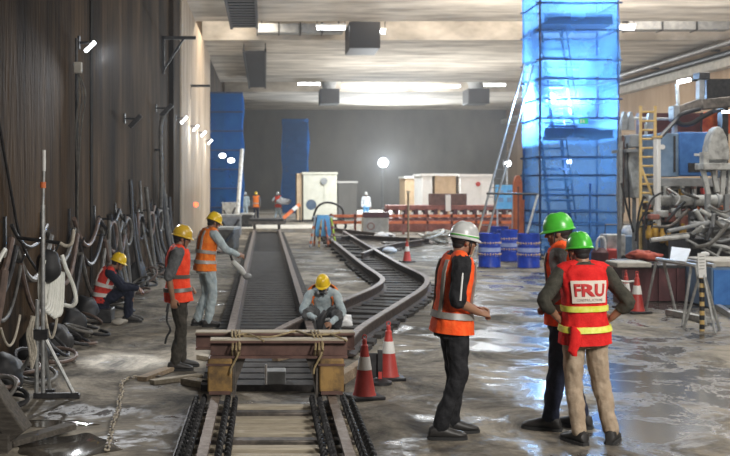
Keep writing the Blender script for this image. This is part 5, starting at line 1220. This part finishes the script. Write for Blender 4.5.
# 1 grey-white helmet, arms in front
p, T, H = person('person in white helmet and orange vest standing alone with hands before the belt', at(454,436), R(-84), 1.055, dict(
 head=(.0,.085,1.585), yaw=8, pitch=-6, neck=(0,.04,1.485), pelvis=(0,-.02,.92), bend=(0,-.01,0),
 shR=(.178,.01,1.41), elR=(.245,-.04,1.12), wrR=(.20,.15,1.02), hdR=(-.35,1,-.15), plR=(-.6,-.3,-1), curlR=60, thR=(0,.3,1),
 shL=(-.178,.02,1.41), elL=(-.24,.04,1.13), wrL=(-.0,.18,1.03), hdL=(.5,.9,0), plL=(.4,-.3,-1), curlL=50, thL=(0,.3,1),
 knR=(.11,.0,.49), anR=(.10,-.15,.085), ftR=(.10,1,0), knL=(-.09,.03,.49), anL=(-.12,.02,.085), ftL=(.05,1,0)),
 kit(trousers=black_c, shirt=black_c, vest=orange, helmet=hw, band=M['refl']), vest=dict(bands=[(.965,1.015)], straps=(150,210,38,-38)), sleeve='elbow', seed=1, hem=.845, helmet_stripe=[(.012,.022,hg),(.022,.030,M['white'])], flare=.03)
# pale piping down the sleeve
part('sleeve_piping', MB().tube(spline([V((.245,.0,1.40)),V((.277,-.01,1.32)),V((.298,-.025,1.22)),V((.306,-.035,1.13))],5),.008,6), M['white'], p)

# 2 lettered back patch, hands on hips
p, T, H = person('person in red vest with lettered white back patch, hands on hips, green helmet', at(584,442), R(2), 1.01, dict(
 head=(-.03,.03,1.585), yaw=16, pitch=-3, neck=(-.012,.0,1.485), pelvis=(.0,-.02,.92), bend=(-.006,-.03,0), cuff=.45,
 shR=(.178,0,1.40), elR=(.335,-.10,1.17), wrR=(.225,-.02,1.03), hdR=(-.55,.75,-.35), plR=(-.85,-.3,0), curlR=30, thR=(0,-.3,1),
 shL=(-.19,0,1.40), elL=(-.365,-.10,1.18), wrL=(-.225,-.02,1.03), hdL=(.55,.75,-.35), plL=(.85,-.3,0), curlL=30, thL=(0,-.3,1),
 hipR=(.09,-.01,.90), knR=(.145,.02,.50), anR=(.215,-.04,.085), ftR=(.55,1,0), hipL=(-.09,-.01,.90), knL=(-.085,.0,.49), anL=(-.06,-.06,.085), ftL=(-.35,1,0)),
 kit(trousers=khaki, shirt=olive, vest=red, helmet=hg, band=yel), vest=dict(bands=[(.935,.98),(1.095,1.14)], text=1), seed=2, hem=.83, flare=.03)
part('red_rag', MB().loft([[V((-.13+w_*math.cos(a)+.02*math.sin(z*30),-.17+.03*math.sin(a),z)) for a in [2*math.pi*k/12 for k in range(12)]] for z, w_ in ((.74,.02),(.78,.04),(.85,.05),(.93,.045),(.98,.02))]), red, p)

# 3 green helmet turned aside
p, T, H = person('person in green helmet and orange vest turned aside behind the lettered vest', at(566,429), R(62), 1.10, dict(
 head=(.0,.06,1.575), yaw=8, pitch=-5, neck=(0,.02,1.485), bend=(0,-.02,0),
 shL=(-.19,.02,1.41), elL=(-.26,-.01,1.14), wrL=(-.19,.13,1.0), hdL=(.7,.4,-.3), plL=(.6,0,-.8), thL=(0,.2,1),
 shR=(.178,.0,1.41), elR=(.23,-.04,1.14), wrR=(.17,.10,.96), hdR=(-.5,.7,-.5), plR=(-.6,0,-.8),
 knL=(-.10,.05,.49), anL=(-.11,.10,.085), ftL=(-.05,1,0), knR=(.10,.0,.49), anR=(.10,-.10,.085), ftR=(.1,1,0)),
 kit(trousers=navy, shirt=greyc, vest=orange, helmet=hg, band=M['refl']), vest=dict(bands=[(.96,1.01),(1.10,1.15)], straps=(28,-28,152,208)), seed=3, hem=.84, flare=.02)

# 4 dull yellow helmet, dark trousers
p, T, H = person('person in yellow helmet and red-orange vest, dark trousers, standing with one arm down', at(178,369), R(-76), .972, dict(
 head=(.0,.05,1.575), yaw=-2, pitch=-10, neck=(0,.02,1.48), bend=(0,-.03,0),
 shR=(.178,-.03,1.40), elR=(.235,-.15,1.13), wrR=(.235,-.10,.87), hdR=(-.05,.15,-1), plR=(-1,.1,0), curlR=40,
 shL=(-.19,.0,1.41), elL=(-.25,.06,1.14), wrL=(-.16,.16,.98), hdL=(.6,.5,-.3), plL=(.5,-.2,-.8),
 anR=(.11,-.06,.085), anL=(-.11,.06,.085), knL=(-.10,.05,.49)),
 kit(trousers=pants_b, shirt=charcoal, vest=redor, helmet=hyd, band=darkband), vest=dict(bands=[(.94,.985),(1.10,1.145)], straps=(145,215)), sleeve='elbow', seed=4, hem=.82, flare=.03)
solo('hand_tool', MB().tube(spline([(-1.11,12.55,.72),(-1.12,12.55,.60),(-1.08,12.55,.50),(-1.12,12.55,.42),(-1.14,12.55,.34)],4),.013,6).bar((-1.12,12.55,.70),(-1.10,12.55,.80),.03,.03), M['black'], 'dark strap hanging from the hand of the worker in dark trousers', 'strap')

# 5 bright yellow helmet, pale blue clothes
p, T, H = person('person in yellow helmet, bright orange vest and pale blue work clothes reaching out', at(207,326), R(-68), 1.01, dict(
 head=(.0,.11,1.565), yaw=4, pitch=-18, neck=(0,.06,1.475), bend=(0,-.04,0), pelvis=(0,-.03,.92),
 shR=(.19,.05,1.395), elR=(.26,.20,1.17), wrR=(.20,.43,1.08), hdR=(-.1,1,-.3), plR=(-.7,0,-.6), curlR=45,
 shL=(-.19,.06,1.40), elL=(-.25,.22,1.18), wrL=(-.14,.46,1.08), hdL=(.1,1,-.3), plL=(.7,0,-.6), curlL=45,
 knR=(.11,.05,.49), anR=(.11,-.02,.085), knL=(-.11,.02,.49), anL=(-.12,-.12,.085)),
 kit(trousers=denim, shirt=denim, vest=orange2, helmet=hy, band=silver), vest=dict(bands=[(.95,1.0),(1.10,1.15)], straps=(150,210,30,-30)), seed=6, hem=.84, flare=.02)
t = thing('grinder', 'grey hand grinder with a hose held out by the worker in pale blue', 'tool', P(234,263,16.6))
part('body', MB().tube([(-.02,0,.02),(.10,0,-.10),(.16,0,-.17)],[.04,.05,.035],12), M['lgrey'], t); part('head', MB().ell((.20,0,-.2),(.07,.06,.05)), M['grey'], t); part('handle', MB().tube([(-.03,0,.04),(-.05,-.02,.12)],.018,8), M['black'], t)

# 6 crouching, face mask, facing the camera
p, T, H = person('person crouching between the tracks in yellow helmet and black face mask', at(323,333), R(176), 1.0, dict(
 pelvis=(0,-.20,.28), neck=(0,-.02,.625), head=(.0,.065,.705), pitch=-22, yaw=-8, bend=(0,-.08,.03), latP=(1,0,0), latS=(1,0,0),
 shR=(.18,-.03,.56), elR=(.29,.08,.33), wrR=(.10,.27,.24), hdR=(-.7,.6,-.2), plR=(-.3,-.6,-.6), curlR=45,
 shL=(-.18,-.03,.56), elL=(-.28,.08,.31), wrL=(-.12,.27,.18), hdL=(.7,.6,-.2), plL=(.3,-.6,-.6), curlL=45,
 hipR=(.10,-.20,.28), knR=(.23,.16,.30), anR=(.20,-.02,.085), hipL=(-.10,-.20,.28), knL=(-.23,.16,.28), anL=(-.20,-.02,.085)),
 kit(trousers=charcoal, shirt=denim, vest=orange2, helmet=hy, band=silver), vest=dict(bands=[(1.22,1.25)], gap=34, grow=.052), seed=8, hem=1.20, mask=True, flare=0, shirt_hem=.88)
X = G(322,333); t = thing('cutting_torch', 'black hand cutter held by the crouching worker', 'tool', (X.x+.0,X.y-.36,0))
part('body', MB().tube([(-.06,0,.08),(-.03,-.02,.26),(.04,.0,.36)],[.05,.06,.04],12), M['black'], t); part('guard', MB().lathe([(.11,0),(.11,.03)],18,Matrix.Translation((-.07,0,.10))@Matrix.Rotation(R(75),4,'X')), M['dark'], t)
part('handle', MB().tube([(-.12,.04,.22),(.10,.04,.24)],.02,8), M['grey'], t); part('foot', MB().box((-.06,0,.02),(.12,.10,.05)), M['black'], t)

# 7 sitting by the wall
p, T, H = person('person in navy clothes sitting hunched against the dark wall, knees drawn up', (-2.44,17.3,0), R(-84), 1.0, dict(
 pelvis=(0,-.13,.33), neck=(0,.02,.845), head=(0,.13,.93), pitch=-16, yaw=0, bend=(0,-.07,.02),
 shR=(.19,.0,.78), elR=(.25,.20,.56), wrR=(.14,.44,.53), hdR=(-.4,.8,-.5), plR=(-.4,0,-.9), shL=(-.19,0,.78), elL=(-.25,.2,.56), wrL=(-.12,.44,.52), hdL=(.4,.8,-.5), plL=(.4,0,-.9),
 hipR=(.09,-.11,.33), knR=(.14,.30,.53), anR=(.12,.28,.085), hipL=(-.09,-.11,.33), knL=(-.14,.30,.52), anL=(-.12,.30,.085), ftR=(.1,1,0), ftL=(-.1,1,0)),
 kit(trousers=navy, shirt=navy, vest=red2, helmet=hy, band=whiteband), vest=dict(bands=[(1.00,1.06),(1.16,1.22)], straps=(150,210,75)), seed=9, hem=.90, flare=0)
solo('low_stool', MB().box((-2.56,17.3,.11),(.34,.42,.22)), M['black'], 'low dark block under the sitting worker', 'block', bevel=.02)

# far workers
far = dict(curlR=30)
def fw(lab, px, py, rz, k, pose={}, s=1.0, **kw):
    return person(lab, at(px,py), R(rz), s, pose, kit(**k), voxel=.022, group='workers at the far end of the hall', **kw)
fw('far person in orange vest and yellow helmet standing by the dark blue scaffold', 256,220.2,178, dict(trousers=navy,shirt=greyc,vest=orange2,helmet=hy,band=silver), vest=dict(bands=[(1.0,1.06)]), seed=12)
p, T, H = fw('far person in pale helmet carrying a white sack past the blue column', 278,220.6,150, dict(trousers=denim,shirt=denim,vest=redor,helmet=hw,band=silver), dict(shL=(-.19,0,1.41),elL=(-.3,.2,1.2),wrL=(-.12,.42,1.2),elR=(.28,.2,1.2),wrR=(.12,.42,1.2),anR=(.12,.2,.085),anL=(-.12,-.2,.085)), vest=dict(bands=[(1.0,1.06)]), seed=13)
sack((p.location.x+.33,p.location.y-.42,.98),(.42,.26,.20),'white sack in the arms of a far worker',21)
bpy.context.view_layer.update()
fw('far person in light blue with no vest beside the dark blue scaffold', 245,220.5,170, dict(trousers=denim,shirt=denim,helmet=hw), seed=14)
fw('far person in light blue and white standing behind the orange barrier', 366,222,185, dict(trousers=cloth('blue_cloth',(.10,.32,.60),(.16,.42,.70)),shirt=cloth('white_shirt',(.55,.60,.66),(.70,.74,.78)),helmet=hw), seed=15)

# ---------------------------------------------------------------- camera
cam = bpy.data.cameras.new('camera'); co = bpy.data.objects.new('camera', cam); COL.objects.link(co)
co.location = (0,0,EYE); co.rotation_euler = (R(90),0,0)
cam.sensor_width = 36; cam.lens = 36*F/730; cam.shift_x = (365-VX)/730; cam.shift_y = -(228-VY)/730
cam.clip_end = 300
cam.dof.use_dof = True; cam.dof.focus_distance = 9.8; cam.dof.aperture_fstop = 3.2
SC.camera = co
SC.view_settings.view_transform = 'Standard'; SC.view_settings.look = 'None'; SC.view_settings.exposure = .12; SC.view_settings.gamma = 1
SC.view_settings.use_curve_mapping = False
SC.cycles.use_denoising = True
SC.cycles.max_bounces = 8; SC.cycles.transparent_max_bounces = 16
